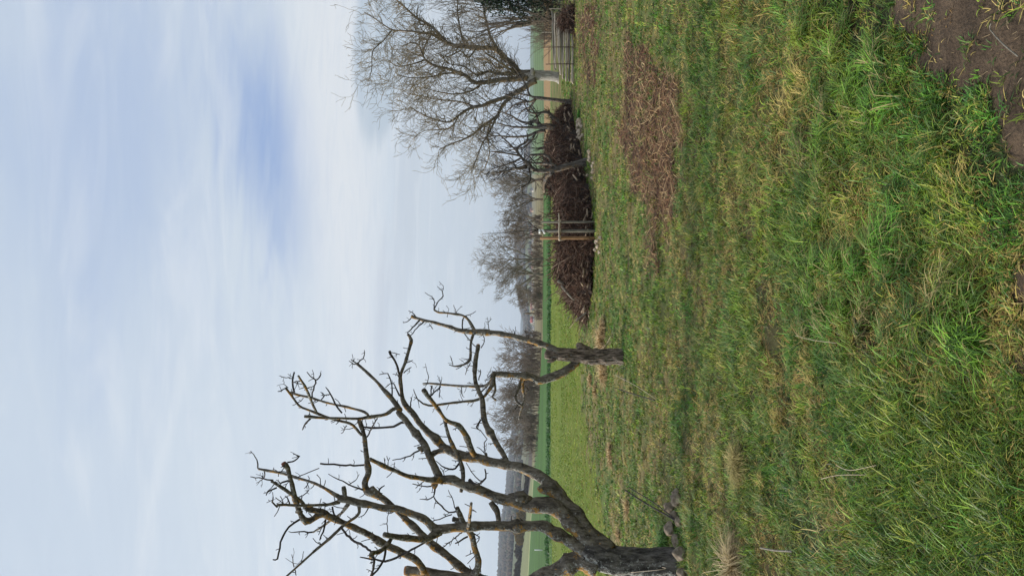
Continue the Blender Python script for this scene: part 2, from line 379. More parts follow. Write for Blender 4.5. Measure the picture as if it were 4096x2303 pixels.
def zones(x, y):
    """colour, grass height, amount of blades, dryness, litter, soil for ground points"""
    px, py = to_px(x, y)
    wx = (fbm(x, y, 1.3, 21) - 0.5) ; wy = (fbm(x, y, 1.3, 31) - 0.5)
    r = np.hypot(x, y)
    k = np.clip((px - 2112) / 600, 0.02, 3)
    qx = px + wx * 190 * k; qy = py + wy * 260 * k
    sw = (fbm(x, y, 9, 231) - .5) * 230; soil = inpoly(px + wx * 150 + sw, py + wy * 150 + sw, SOIL) & (y > 0); lw_ = (fbm(x, y, 3.5, 171) - 0.5) * 200 * k; lit = (inpoly(qx + lw_ * .6, qy + lw_ * 1.6, LITTER) | inpoly(qx + lw_ * .3, qy + lw_, LITTER2) & (fbm(x, y, 3.1, 187) < .6)) & (fbm(x, y, 4.5, 181) < 0.78)
    lx = np.interp(py, [560, 900, 1250, 1500, 1700, 1900, 2060, 2303], [2200, 2300, 2318, 2325, 2345, 2372, 2400, 2430])
    lawn = (px + wx * 50 + (fbm(x, y, 3, 191) - .5) * 60 < lx) & (py > 430) & (y > 0)
    rough = ~lawn & ~soil & ~lit
    dry = fbm(x, y, 1.9, 41, 4)
    dry = np.clip((dry - 0.40) / 0.22, 0, 1)
    g = fbm(x, y, 1.5, 51, 4); g = np.clip((g - 0.38) / 0.25, 0, 1)
    return px, py, r, soil, lit, lawn, rough, dry, g
C_ = lambda *c: np.array(lin(c))
def ground_color(x, y):
    px, py, r, soil, lit, lawn, rough, dry, g = zones(x, y)
    c = np.empty(px.shape + (3,))
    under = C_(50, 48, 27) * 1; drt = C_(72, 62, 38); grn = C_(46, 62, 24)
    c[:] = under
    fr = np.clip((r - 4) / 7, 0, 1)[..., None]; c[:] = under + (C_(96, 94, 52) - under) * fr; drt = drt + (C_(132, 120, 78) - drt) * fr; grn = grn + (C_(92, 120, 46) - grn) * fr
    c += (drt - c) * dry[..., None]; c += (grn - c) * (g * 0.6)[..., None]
    lw = C_(92, 112, 24); lw2 = C_(116, 128, 38)
    lm = lw + (lw2 - lw) * fbm(x, y, 0.25, 61)[..., None]
    c = np.where(lawn[..., None], lm, c)
    c = np.where(soil[..., None], C_(92, 77, 62) * (0.55 + 0.8 * fbm(x, y, 6, 71))[..., None], c)
    c = np.where(lit[..., None], C_(82, 56, 40) * (0.6 + 0.8 * fbm(x, y, 5, 81))[..., None], c)
    # far bands, by true elevation angle of the terrain
    z = height(x, y); ex = XH - (z - EYE) / np.maximum(r, 1) * F
    wob = (fbm(x, y, 1 / 40., 91) - 0.5) * 8
    top = np.interp(py, [0, 560, 900, 1350, 1650, 1900, 2100, 2303], [2172, 2173, 2173, 2170, 2150, 2135, 2122, 2112])
    top = top + (fbm(x, y, .12, 261) - .5) * 5
    fm = (r > 50) & (ex < 2202) & (y > 0)
    c = np.where(fm[..., None], C_(70, 106, 46) * (0.62 + .7 * fbm(x * .25, y, .35, 241, 3) + .16 * (fbm(x, y, 2.5, 251) - .5))[..., None], c)
    tan = fm & (py < 590) & (ex > 2172) & (ex < 2199); c = np.where(tan[..., None], C_(158, 130, 92), c)
    g2 = fm & (py < 590) & (ex > 2199); c = np.where(g2[..., None], C_(96, 132, 62), c)
    beyond = fm & (ex < top)
    b = np.where((py < 700)[..., None], C_(100, 122, 82), C_(124, 116, 84)); 
    b = b * (0.85 + 0.3 * (np.sin(ex * 0.9 + py * 0.002) > 0.2))[..., None]
    c = np.where(beyond[..., None], b, c)
    lt = beyond & (py > 1850) & (ex > np.interp(py, [1850, 1900, 2100, 2303], [2132, 2125, 2098, 2076])); c = np.where(lt[..., None], C_(128, 134, 92), c)
    tr = (np.abs(ex - np.interp(py, [1900, 2100, 2303], [2132, 2122, 2112])) < 1.2) & (py > 1880) & fm; c = np.where(tr[..., None], C_(160, 165, 120), c)
    hill = beyond & ((ex < 2128) & (py > 560) & (py <= 1850) | (ex < np.interp(py, [1850, 1900, 2100, 2303], [2128, 2124, 2097, 2075])) & (py > 1850))
    hp = fbm(x, y, 1 / 170., 101, 2)
    hc = np.where((hp > 0.56)[..., None], C_(112, 112, 82), np.where((hp < 0.36)[..., None], C_(92, 98, 66), C_(78, 70, 58)))
    c = np.where(hill[..., None], hc, c)
    ft = (r > 3600) & (y > 0); c = np.where(ft[..., None], C_(52, 58, 50), c)
    return c
az = np.concatenate([np.linspace(-math.pi, -0.62, 40, endpoint=False), np.linspace(-0.62, 0.62, 620), np.linspace(0.62, math.pi, 41)[1:]])
rr_ = np.concatenate([[0.02, 0.8], np.geomspace(1.5, 60, 420), np.geomspace(60, 7000, 260)[1:], [7600]])
AZ, RR = np.meshgrid(az, rr_)
X, Y = np.sin(AZ) * RR, np.cos(AZ) * RR
Z = height(X, Y); Z[-1] -= 60
nr, na = AZ.shape
i = np.arange(nr - 1)[:, None] * na; j = np.arange(na - 1)[None, :]
q = np.stack([i + j, i + na + j, i + na + j + 1, i + j + 1], -1).reshape(-1, 4)[:, ::-1]
tb = MB(); tb.add(np.stack([X, Y, Z], -1).reshape(-1, 3), q)
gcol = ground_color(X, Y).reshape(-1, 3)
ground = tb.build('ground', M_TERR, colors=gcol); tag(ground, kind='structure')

# ------------------------------------------------------------------ blades
def blades(name, mat, X, Y, Ln, Wd, lean, e0, e1, col, z0=None, twist=None):
    n = len(X); Z = height(X, Y) if z0 is None else z0
    dirx, diry = np.sin(lean), np.cos(lean)
    V = np.zeros((n, 7, 3)); p = np.stack([X, Y, Z - 0.004], -1)
    if twist is None: twist = rng.normal(0, 0.5, n)
    sx, sy = np.cos(lean + twist), -np.sin(lean + twist)
    side = np.stack([sx, sy, np.zeros(n)], -1)
    bend = rng.normal(0, 0.25, n)
    wf = [0.5, 0.45, 0.3]
    for k in range(3):
        w = (Wd * wf[k])[:, None]
        V[:, 2 * k] = p - side * w; V[:, 2 * k + 1] = p + side * w
        e = e0 + (e1 - e0) * (k + 0.3) / 2.3; l = Ln / 3; a = lean + bend * k
        p = p + np.stack([np.sin(a) * np.cos(e) * l, np.cos(a) * np.cos(e) * l, np.sin(e) * l], -1)
        p[:, 2] = np.maximum(p[:, 2], Z + 0.004)
    V[:, 6] = p
    b = np.arange(n)[:, None] * 7
    q = np.concatenate([b + np.array([0, 1, 3, 2]), b + np.array([2, 3, 5, 4])]); t = b + np.array([4, 5, 6])
    m = MB(); m.add(V.reshape(-1, 3), q, t)
    return m.build(name, mat, colors=np.repeat(col, 7, 0))
def scatter(n, r0, r1, p, azw=0.47):
    u = rng.random(n); a = 1 - p + 1e-6
    r = (r0 ** a + u * (r1 ** a - r0 ** a)) ** (1 / a)
    az = rng.uniform(-azw, azw, n)
    return np.sin(az) * r, np.cos(az) * r, r
def pal(n, cols, wts):
    idx = rng.choice(len(cols), n, p=np.array(wts) / sum(wts)); c = np.array([lin(k) for k in cols])[idx]
    return c * rng.uniform(0.6, 1.4, (n, 1))
def grass():
    K = 86000; per = 10
    kx, ky, kr = scatter(K, 1.7, 36, 0.95)
    K2 = 34000; w_ = rng.uniform(.46, 1.05, K2) * rng.choice([-1, 1], K2); r2 = 1.5 * (18 / 1.5) ** rng.random(K2); kx = np.concatenate([kx, np.sin(w_) * r2]); ky = np.concatenate([ky, np.cos(w_) * r2]); kr = np.concatenate([kr, r2]); K += K2   # beyond the frame on both sides
    px, py, r_, soil, lit, lawn, rough, dry, g = zones(kx, ky)
    dens = 0.55 + 0.45 * fbm(kx, ky, 2.2, 111)
    near_soil = inpoly(px + 150, py - 60, SOIL) | inpoly(px + 90, py, SOIL)
    keep = rng.random(K) < np.where(soil, 0.05, np.where(lit, 0.27, np.where(lawn, 0.6, dens)))
    keep &= ~((fbm(kx, ky, 2.6, 121) < 0.34) & (rng.random(K) < 0.6))
    kx, ky, kr, soil, lit, lawn, dry, g, ns = [a[keep] for a in (kx, ky, kr, soil, lit, lawn, dry, g, near_soil)]; K = len(kx)
    tall = np.clip((fbm(kx, ky, 1.3, 131) - 0.45) / 0.16, 0, 1) * np.clip((8 - kr) / 5, 0, 1) * ~ns * ~soil
    H = (0.05 + 0.06 * rng.random(K) ** 1.5) * (1 + 0.6 * tall) * np.where(lawn, 0.45, 1) * np.where(soil | ns, 0.7, 1) * np.interp(kr, [2, 5, 10, 20, 34], [0.95, 1.0, 0.95, 0.85, 0.85])
    drk = rng.random(K) < 0.14 + 0.62 * dry                      # a clump is mostly dead or mostly green
    base = fbm(kx, ky, 2.2, 141, 2) * 12 + rng.normal(0, 2.2, K); br = np.clip(np.exp(rng.normal(0, 0.40, K)), .3, 1.7)
    gp = pal(K, [(94, 120, 44), (110, 130, 50), (74, 104, 38), (140, 148, 70), (66, 104, 50), (82, 120, 44)], [4, 4, 4, 2.5, 2, 3])
    gd = pal(K, [(68, 112, 38), (58, 98, 44), (84, 126, 46)], [3, 3, 2]); gp = np.where((g + rng.normal(0, .3, K) > .8)[:, None], gd, gp)
    dp = pal(K, [(160, 144, 92), (182, 164, 114), (136, 122, 72), (204, 186, 136), (116, 90, 58)], [4, 3, 4, 1.3, 2.4])
    lp = pal(K, [(122, 146, 36), (104, 134, 32), (148, 154, 62)], [3, 3, 1.5]); gp = np.where(lawn[:, None], lp, gp)
    idx = np.repeat(np.arange(K), per); n = K * per
    rad = (0.012 + 0.03 * rng.random(K)) * np.interp(kr, [2, 10, 34], [1, 1.5, 2.6])
    a = rng.uniform(0, 2 * np.pi, n); rr = rad[idx] * np.sqrt(rng.random(n)); x = kx[idx] + np.cos(a) * rr; y = ky[idx] + np.sin(a) * rr; r = kr[idx]
    Ln = H[idx] * rng.uniform(0.55, 1.25, n); Wd = rng.uniform(0.0028, 0.0058, n) * (1 + 0.3 * tall[idx]); Wd = np.maximum(Wd, r / 739 * 0.62)
    lean = np.where(rng.random(n) < 0.55, base[idx] + rng.normal(0, 0.6, n), np.pi / 2 - a + rng.normal(0, .5, n))
    isdry = rng.random(n) < np.where(drk, 0.85, 0.10)[idx]
    e0 = np.where(isdry, rng.uniform(0.05, 0.9, n), rng.uniform(0.4, 1.5, n)); e1 = np.where(isdry, rng.uniform(-0.6, 0.3, n), rng.uniform(-0.7, 0.8, n))
    c = np.where(isdry[:, None], dp[idx], gp[idx]) * (br[idx] * rng.uniform(0.55, 1.4, n))[:, None]
    o = blades('grass', M_GRASS, x, y, Ln, Wd, lean, e0, e1, c * [1.20, 1.15, .82] * np.minimum(1, .5 / c.max(1))[:, None]); tag(o, 'rough green and straw coloured meadow grass', 'grass', kind='stuff')
grass()
def tussocks():
    # thick coarse tussocks of the foreground, blades fanning from centres
    K = 330; az = rng.uniform(-0.46, 0.46, K); r = rng.uniform(2.1, 8.5, K) ** 1.0
    cx, cy = np.sin(az) * r, np.cos(az) * r
    px, py, r_, soil, lit, lawn, rough, dry, g = zones(cx, cy); ok = ~lit & ~soil & ~lawn & ~inpoly(px + 120, py - 160, SOIL) & ~inpoly(px + 60, py - 60, SOIL) & ~inpoly(px + 140, py, SOIL); cx, cy, g, dry = cx[ok], cy[ok], g[ok], dry[ok]; K = len(cx)
    per = 90; n = K * per; idx = np.repeat(np.arange(K), per)
    rad = rng.uniform(0.04, 0.13, K)[idx]; a = rng.uniform(0, 2 * np.pi, n); rr = rad * np.sqrt(rng.random(n))
    x = cx[idx] + np.cos(a) * rr; y = cy[idx] + np.sin(a) * rr
    base = rng.uniform(0, 2 * np.pi, K)[idx]
    lean = np.where(rng.random(n) < 0.65, base + rng.normal(0, 0.35, n), np.pi / 2 - a + rng.normal(0, .4, n))
    Ln = rng.uniform(0.07, 0.18, n) * rng.uniform(0.6, 1.15, K)[idx]; Wd = rng.uniform(0.0025, 0.0052, n)
    kind = rng.random(K)[idx]
    gc = pal(n, [(80, 110, 52), (92, 122, 66), (110, 134, 80), (134, 144, 86)], [3, 3, 2, 1.5]); yc = pal(n, [(140, 158, 48), (118, 148, 44)], [1, 1]); dc = pal(n, [(186, 170, 112), (164, 148, 92), (206, 186, 128)], [3, 3, 1])
    c = np.where((kind < 0.14)[:, None], yc, gc); c = np.where(((rng.random(n) < 0.16) | (kind > 0.88))[:, None], dc, c)
    o = blades('tussock_grass', M_GRASS, x, y, Ln, Wd, lean, rng.uniform(0.5, 1.35, n), rng.uniform(-0.9, 0.3, n), c * [1.12, 1.08, .8]); tag(o, 'long coarse grass blades bending over in the foreground', 'grass', kind='stuff')
tussocks()
def arching():
    # long tufts that all arch the same way near the bare soil
    K = 170; py = rng.uniform(60, 1400, K); px = rng.uniform(3180, 3960, K); P = [G(a, b) for a, b in zip(px, py)]; cx = np.array([p.x for p in P]); cy = np.array([p.y for p in P])
    ok = ~inpoly(px + 110, py - 110, SOIL) & ~inpoly(px + 50, py, SOIL) & (fbm(cx, cy, 1.9, 301) > .42); cx, cy = cx[ok], cy[ok]; K = len(cx); per = 70; n = K * per; idx = np.repeat(np.arange(K), per)
    rad = rng.uniform(.03, .09, K)[idx]; a = rng.uniform(0, 6.283, n); rr = rad * np.sqrt(rng.random(n)); x = cx[idx] + np.cos(a) * rr; y = cy[idx] + np.sin(a) * rr
    lean = 1.1 + (fbm(cx, cy, .8, 311) * 3 + rng.normal(0, .7, K))[idx] + rng.normal(0, .55, n); br = np.clip(np.exp(rng.normal(0, .3, K)), .5, 1.6)
    gc = pal(K, [(76, 118, 40), (96, 132, 48), (68, 106, 36), (124, 142, 60)], [3, 3, 2, 1.2])[idx] * [1.12, 1.1, .8]; dc = pal(n, [(184, 168, 114), (150, 134, 86)], [1, 1]); c = np.where((rng.random(n) < .12 + .5 * (rng.random(K)[idx] < .12))[:, None], dc, gc) * (br[idx] * rng.uniform(.6, 1.4, n))[:, None]
    o = blades('tussock_grass', M_GRASS, x, y, rng.uniform(.10, .22, n), rng.uniform(.0032, .0065, n), lean, rng.uniform(.6, 1.3, n), rng.uniform(-.8, .1, n), c * np.minimum(1, .5 / c.max(1))[:, None]); tag(o, 'long arching grass tufts beside the bare soil', 'grass', kind='stuff')
arching()
def litter():
    n = 105000; x, y, r = scatter(n, 6.0, 28, 1.0, 0.45)
    px, py, r_, soil, lit, lawn, rough, dry, g = zones(x, y); k = lit
    x, y, r = x[k], y[k], r[k]; n = len(x)
    Ln = rng.uniform(0.08, 0.42, n); Wd = np.maximum(rng.uniform(0.004, 0.011, n), r / 739 * 0.5)
    c = pal(n, [(116, 80, 52), (90, 62, 42), (170, 138, 96), (196, 170, 124), (58, 40, 28), (130, 90, 62)], [4, 4, 3, 2, 3, 3])
    lean = rng.choice([0, np.pi], n) + rng.normal(0, 0.75, n)
    o = blades('stalk_litter', M_STALK, x, y, Ln, Wd * 1.1, lean, rng.uniform(-0.05, 0.35, n), rng.uniform(-0.4, 0.3, n), c, z0=height(x, y) + rng.uniform(0, 0.05, n)); tag(o, 'reddish brown litter of dead stalks in a long bare patch', 'litter', kind='stuff')
    n = 80000; x, y, r = scatter(n, 12, 34, 1.0, 0.47)
    px, py, r_, soil, lit, lawn, rough, dry, g = zones(x, y); k = (px > 2285) & (px < 2480) & (py < 1000 + (fbm(x, y, .8, 211) - .5) * 500) & ~lit & (rng.random(n) < np.clip((fbm(x, y, 1.2, 221) - .3) * 3, 0, 1))
    x, y, r = x[k], y[k], r[k]; n = len(x)
    c = pal(n, [(120, 98, 68), (104, 92, 58), (150, 132, 92)], [3, 3, 1.4])
    o = blades('stalk_scatter', M_STALK, x, y, rng.uniform(0.06, 0.3, n), np.maximum(.008, r / 739 * 0.55), rng.normal(0, 1.2, n), rng.uniform(-0.05, 0.5, n), rng.uniform(-0.4, 0.3, n), c); tag(o, 'thin brownish stalk litter lying in front of the pole stack', 'litter', kind='stuff')
    # dry straw bits on the bare soil
    n = 9000; x, y, r = scatter(n, 2.0, 4.5, 1.0, 0.5)
    px, py, r_, soil, lit, lawn, rough, dry, g = zones(x, y); k = soil & (rng.random(n) < 0.25); x, y = x[k], y[k]; n = len(x)
    c = pal(n, [(150, 128, 96), (110, 90, 66), (176, 156, 122)], [3, 3, 1])
    o = blades('straw_bits', M_STALK, x, y, rng.uniform(0.015, 0.06, n), rng.uniform(.0012, .003, n), rng.uniform(0, 6.3, n), rng.uniform(0, .5, n), rng.uniform(-.8, .2, n), c); tag(o, 'bits of dry straw scattered on the bare brown soil', 'straw', kind='stuff')
litter()

def weeds():
    K = 900; py = rng.uniform(560, 2400, K); px = 2200 + rng.normal(0, 2.2, K) - np.clip((py - 1300) / 1000, 0, 1) * 8
    P = [G(a, b) for a, b in zip(px, py)]; cx = np.array([p.x for p in P]); cy = np.array([p.y for p in P]); per = 26; idx = np.repeat(np.arange(K), per); n = K * per
    x = cx[idx] + rng.normal(0, .16, n); y = cy[idx] + rng.normal(0, .16, n)
    o = blades('field_margin_weeds', M_GRASS, x, y, rng.uniform(.1, .38, n) * rng.uniform(.5, 1.2, K)[idx], np.full(n, .05), rng.uniform(0, 6.28, n), rng.uniform(.6, 1.5, n), rng.uniform(-.5, .8, n), pal(n, [(60, 104, 44), (74, 118, 50), (48, 84, 38)], [3, 2, 2])); tag(o, 'uneven dark green weeds along the edge of the green field', 'weeds', kind='stuff')
    n = 60000; x, y, r = scatter(n, 22, 62, 1.0, .47); px, py, r_, soil, lit, lawn, rough, dry, g = zones(x, y); k = lawn & (fbm(x, y, .8, 161) > .45); x, y, r = x[k], y[k], r[k]; n = len(x)
    o = blades('lawn_grass', M_GRASS, x, y, rng.uniform(.04, .11, n), r / 739 * .7, rng.uniform(0, 6.28, n), rng.uniform(.5, 1.4, n), rng.uniform(-.5, .5, n), pal(n, [(120, 146, 36), (98, 130, 32), (150, 154, 64)], [3, 3, 1.2])); tag(o, 'short lighter green mown grass behind the trees', 'grass', kind='stuff')
weeds()

# ------------------------------------------------------------------ trees drawn limb by limb
def spurs(mb, pts, rad, n, ln, r, R_):
    for _ in range(n):
        i = R_.randrange(1, max(2, len(pts) - 1)); p = Vector(pts[i]); t = (Vector(pts[min(i + 1, len(pts) - 1)]) - Vector(pts[i - 1])).normalized()
        d = Vector((R_.uniform(-1, 1), R_.uniform(-.6, .6), R_.uniform(-.4, 1))); d = (d - t * d.dot(t)).normalized() + t * R_.uniform(0, .6)
        l = ln * R_.uniform(0.3, 1.0); rr = min(r, rad[i] * 0.6)
        a = p + d * rad[i] * 0.7; b = a + d * l * 0.5 + Vector((R_.uniform(-1, 1), R_.uniform(-1, 1), R_.uniform(-1, 1))) * l * 0.14
        c = b + (d + Vector((0, 0, R_.uniform(-.2, .9)))).normalized() * l * 0.5
        mb.tube([a, b, c], [rr, rr * 0.8, rr * 0.75], 5)
        if R_.random() < 0.5:
            e = b + Vector((R_.uniform(-1, 1), R_.uniform(-1, 1), R_.uniform(-.2, 1))).normalized() * l * 0.35; mb.tube([b, (b + e) / 2, e], [rr * .8, rr * .7, rr * .7], 5)
def knobs(pts, rad, R_, k):
    rad = list(rad)
    for _ in range(k):
        i = R_.randrange(len(rad)); f = R_.uniform(1.1, 1.3)
        for j, w in ((i - 1, .5), (i, 1), (i + 1, .5)):
            if 0 <= j < len(rad): rad[j] *= 1 + (f - 1) * w
    return rad
LP = {}                                     # points of the limbs already built, per tree: a new branch starts at its parent's depth
def near_off(root, q, d):
    L0 = LP.get(root.name)
    if not L0: return None
    A = np.array([k[:3] for k in L0]); u = np.stack([A[:, 0] / A[:, 1], (A[:, 2] - EYE) / A[:, 1]], -1) - np.array([q[0] / q[1], (q[2] - EYE) / q[1]])
    dist = np.hypot(u[:, 0], u[:, 1]) - np.array([k[3] for k in L0]) / A[:, 1]; i = int(dist.argmin())
    return (dist[i], A[i, 1] - d)
def limb(root, txt, d, o0, o1, mat=None, name='limb', spur=0, cut=None, rough=0.16, sides=14, seed=1, spl=0.12, parent=None):
    R_ = random.Random(seed * 77 + len(txt)); raw = path(txt, d, o0, o1); no = near_off(root, raw[0][0], d)
    if no and no[0] < 0.012: raw = path(txt, d, no[1], no[1] + o1 - o0)
    p, r = smooth_path(raw, 0.035); r = knobs(p, r, R_, len(p) // 7)
    p = [np.array(q) + np.array([mnoise.noise((q[0] * 5, q[1] * 5, q[2] * 5 + k * 7.7)) for k in range(3)]) * min(0.012, r[i] * .35) for i, q in enumerate(p)]
    mb = MB(); mb.tube(p, r, sides, rough=rough, freq=18); base = p[0]
    LP.setdefault(root.name, []).extend([(*q, rr_i) for q, rr_i in zip(p, r)])
    if spur: mb.mark(M_TWIG); spurs(mb, p, r, spur, spl, 0.0055, R_)
    o = mb.build(name, mat or M_LIMB, parent or root)
    if cut:
        cb = MB(); e = Vector(p[-1]); t = (Vector(p[-1]) - Vector(p[-4])).normalized(); cb.tube([e - t * 0.01, e + t * (0.006 + r[-1] * .27)], [r[-1] * 0.9, r[-1] * 0.86], 14); co = cb.build('cut_end', cut, root); co.parent = o
    return o
def twigs(root, items, d, mat=None, seed=3, name='twig', spur=2):
    R_ = random.Random(seed)
    for it in items:
        raw = path(it, d); na, nb = near_off(root, raw[0][0], d), near_off(root, raw[-1][0], d); v = R_.uniform(-.3, .3)
        if na[0] < .012 and nb[0] < .006: raw = path(it, d, na[1], nb[1])
        elif na[0] <= nb[0]: raw = path(it, d, na[1], na[1] + v)
        else: raw = path(it, d, nb[1] + v, nb[1])
        p, r = smooth_path(raw, 0.05)
        p = [np.array(q) + np.array([R_.uniform(-1, 1), R_.uniform(-1, 1), R_.uniform(-1, 1)]) * 0.006 for q in p]
        mb = MB(); mb.tube(p, r, 6, rough=0.12, freq=30); spurs(mb, p, r, spur + len(p) // 6, 0.09, 0.0045, R_)
        mb.build(name, mat or M_TWIG, root)
BD = 8.05
bt = empty('fruit_tree', (at(2705, 2245, BD).x, BD, 0), 'big heavily pruned fruit tree with dark rough trunk, orange lichen and bare stubby limbs', 'tree')
def trunk(root, txt, d, mat, rough=0.13, sides=64, freq=14, name='trunk', extra=None):
    raw = path(txt, d); p, r = smooth_path(raw, 0.025); mb = MB(); mb.tube(p, r, sides, rough=rough, freq=freq)
    return mb.build(name, mat, root)
trunk(bt, 'F 1900,1350,185 1830,1345,165 1740,1335,142 1600,1328,130 1400,1322,124 1250,1310,124 1120,1275,122 1030,1230,108 960,1190,70', BD, M_TRUNK)
BL = [
 ('F 1180,1240,100 1080,1140,84 1020,1075,72 930,960,66 840,850,63 740,730,60 660,640,56 600,575,50 500,520,45 380,478,41 290,462,39 150,437,39 60,410,41 D 1995,400,42 1850,375,38 1740,325,38 1640,230,31 1520,110,28 1440,0,26 C 1400,1400,26 1362,1330,18 1350,1230,15 1340,1120,15 1385,1000,13 1420,880,14 1438,800,16 1405,748,12', 0, 0.7, 10, None),
 ('F 1120,1230,95 960,1080,76 860,990,70 780,900,70 690,835,80 600,820,72 500,822,58 400,800,56 330,770,62 280,780,48 200,757,40 100,712,40 0,665,38 D 1900,640,37 1800,600,40 1700,590,36', -0.05, 0.1, 4, None),
 ('D 1740,600,34 1600,592,26 1500,580,20 1400,560,18 1300,520,18 1200,482,20 1120,440,18 1065,412,15', 0.1, -0.4, 8, None),
 ('D 1700,600,36 1650,520,32 1600,400,32 1540,270,30 1450,160,28 1380,60,28 1320,0,26 C 1340,1430,26 1260,1320,20 1190,1240,18 1130,1170,13 1040,1090,12 950,1010,13', 0.1, 0.5, 8, None),
 ('F 1060,1250,95 900,1180,58 800,1110,52 700,1060,52 620,1012,46 500,1000,42 400,1005,40 200,1000,40 0,1000,39 D 1900,1010,42 1800,1020,36 1700,1030,44 1640,1030,44 1560,955,30 1450,900,31 1300,850,31 1200,840,30 1050,810,29 950,790,31 850,770,34 780,760,32', 0, -0.3, 6, None),
 ('D 1690,1050,40 1620,1090,32 1550,1130,28 1450,1120,28 1300,1095,26 1190,1080,26', -.05, -.5, 3, None),
 ('D 1250,1120,16 1200,1190,19 1140,1230,20 1080,1240,20 1070,1275,22', -.3, -.7, 5, None),
 ('D 2100,1500,40 1990,1440,35 1900,1390,34 1800,1310,32 1700,1230,32 1600,1150,32 1500,1050,30 1400,960,28 1300,860,28 1200,780,28 1120,735,30 1060,705,32 1030,680,28 1020,620,28 1050,530,25 1040,420,24 1030,330,22 1015,220,20 1000,150,19 968,72,20', .3, .6, 14, M_CUTRED),
 ('D 1540,1420,30 1530,1370,30 1490,1315,32 1420,1270,34 1300,1210,32 1200,1170,32 1100,1110,30 1000,1060,28 900,1010,27 800,960,26 700,915,29 640,890,31 570,940,24 500,965,25 450,910,23 420,820,24 395,740,22 370,640,20 350,560,20 338,490,19 303,452,23', .1, -.6, 16, M_CUTRED),
 ('D 650,880,28 570,868,22 500,850,20 450,780,17 350,710,15 280,660,13 190,605,12', -.5, -.8, 8, None),
 ('F 1080,1330,130 950,1310,92 860,1330,76 740,1390,68 600,1450,60 400,1530,55 D 2200,1515,52 2000,1485,50 1840,1462,48 1700,1437,45 1550,1412,42 1385,1400,40', 0, .2, 2, M_CUT),
 ('D 1960,1470,34 2010,1390,30 2020,1310,28 1990,1200,25 1960,1080,25 1905,1000,24 1860,900,23 1832,838,20', .25, -.1, 6, None),
 ('D 1925,1030,18 1945,960,15 1955,880,13 1962,800,12', .1, -.3, 3, None),
 ('F 290,470,26 260,385,24 190,270,25 120,160,27 80,50,27 E 550,1448,26 520,1370,22 485,1260,20 478,1150,20 490,1060,18 505,990,19 515,922,20', .35, 1.1, 8, M_CUT),
 ('D 2010,400,28 1960,310,26 1910,200,24 1850,110,20 1780,90,18 1730,60,16 1690,0,14 C 1640,1370,18 1590,1310,20 1550,1245,22', .4, -.2, 8, None),
 ('D 1870,700,15 1890,600,18 1890,520,18 1850,400,18 1780,250,16 1740,130,14 1720,40,14', .1, 0.1, 6, None),
 ('D 2140,790,24 2190,870,24 2205,960,22', 0, 0, 1, None),
 ('D 1345,-25,16 1280,-35,15 1210,10,14 1130,25,17 1050,35,18 960,50,12 800,50,11 600,40,12 480,32,13', .5, .1, 8, None),
 ('D 990,200,13 930,130,13 880,95,13 750,60,11 650,25,11 C 590,1448,11 500,1415,10 440,1385,10 380,1310,10 318,1225,10', .5, .2, 8, None),
 ('D 1050,25,11 C 1020,1440,11 870,1400,11 760,1375,10 640,1345,10 530,1310,10 430,1290,11 365,1268,12', .5, .9, 8, None),
 ('C 590,1440,12 570,1400,12 530,1300,11 480,1200,10 430,1118,10', .4, 0, 2, None),
 ('D 780,740,20 700,690,14 600,640,13 500,600,12 400,570,12 300,540,12 200,520,11 75,498,11', -.3, .2, 9, None),
 ('D 790,790,18 700,812,13 600,818,13 500,820,13 400,820,12 300,815,12 240,820,12', -.3, -.7, 12, None),
 ('D 880,800,14 840,850,14 810,890,12 720,950,11 640,1010,11 560,1060,8', -.3, 0, 3, None),
 ('D 960,800,15 968,880,14 930,930,13 870,970,12 800,1025,12 700,1120,11 600,1200,10 500,1290,10 400,1380,9 310,1460,8', -.3, -.6, 7, None),
]
for k, (t, a, b, sp_, cut) in enumerate(BL): limb(bt, t, BD, a, b, spur=sp_, cut=cut, seed=k + 1)
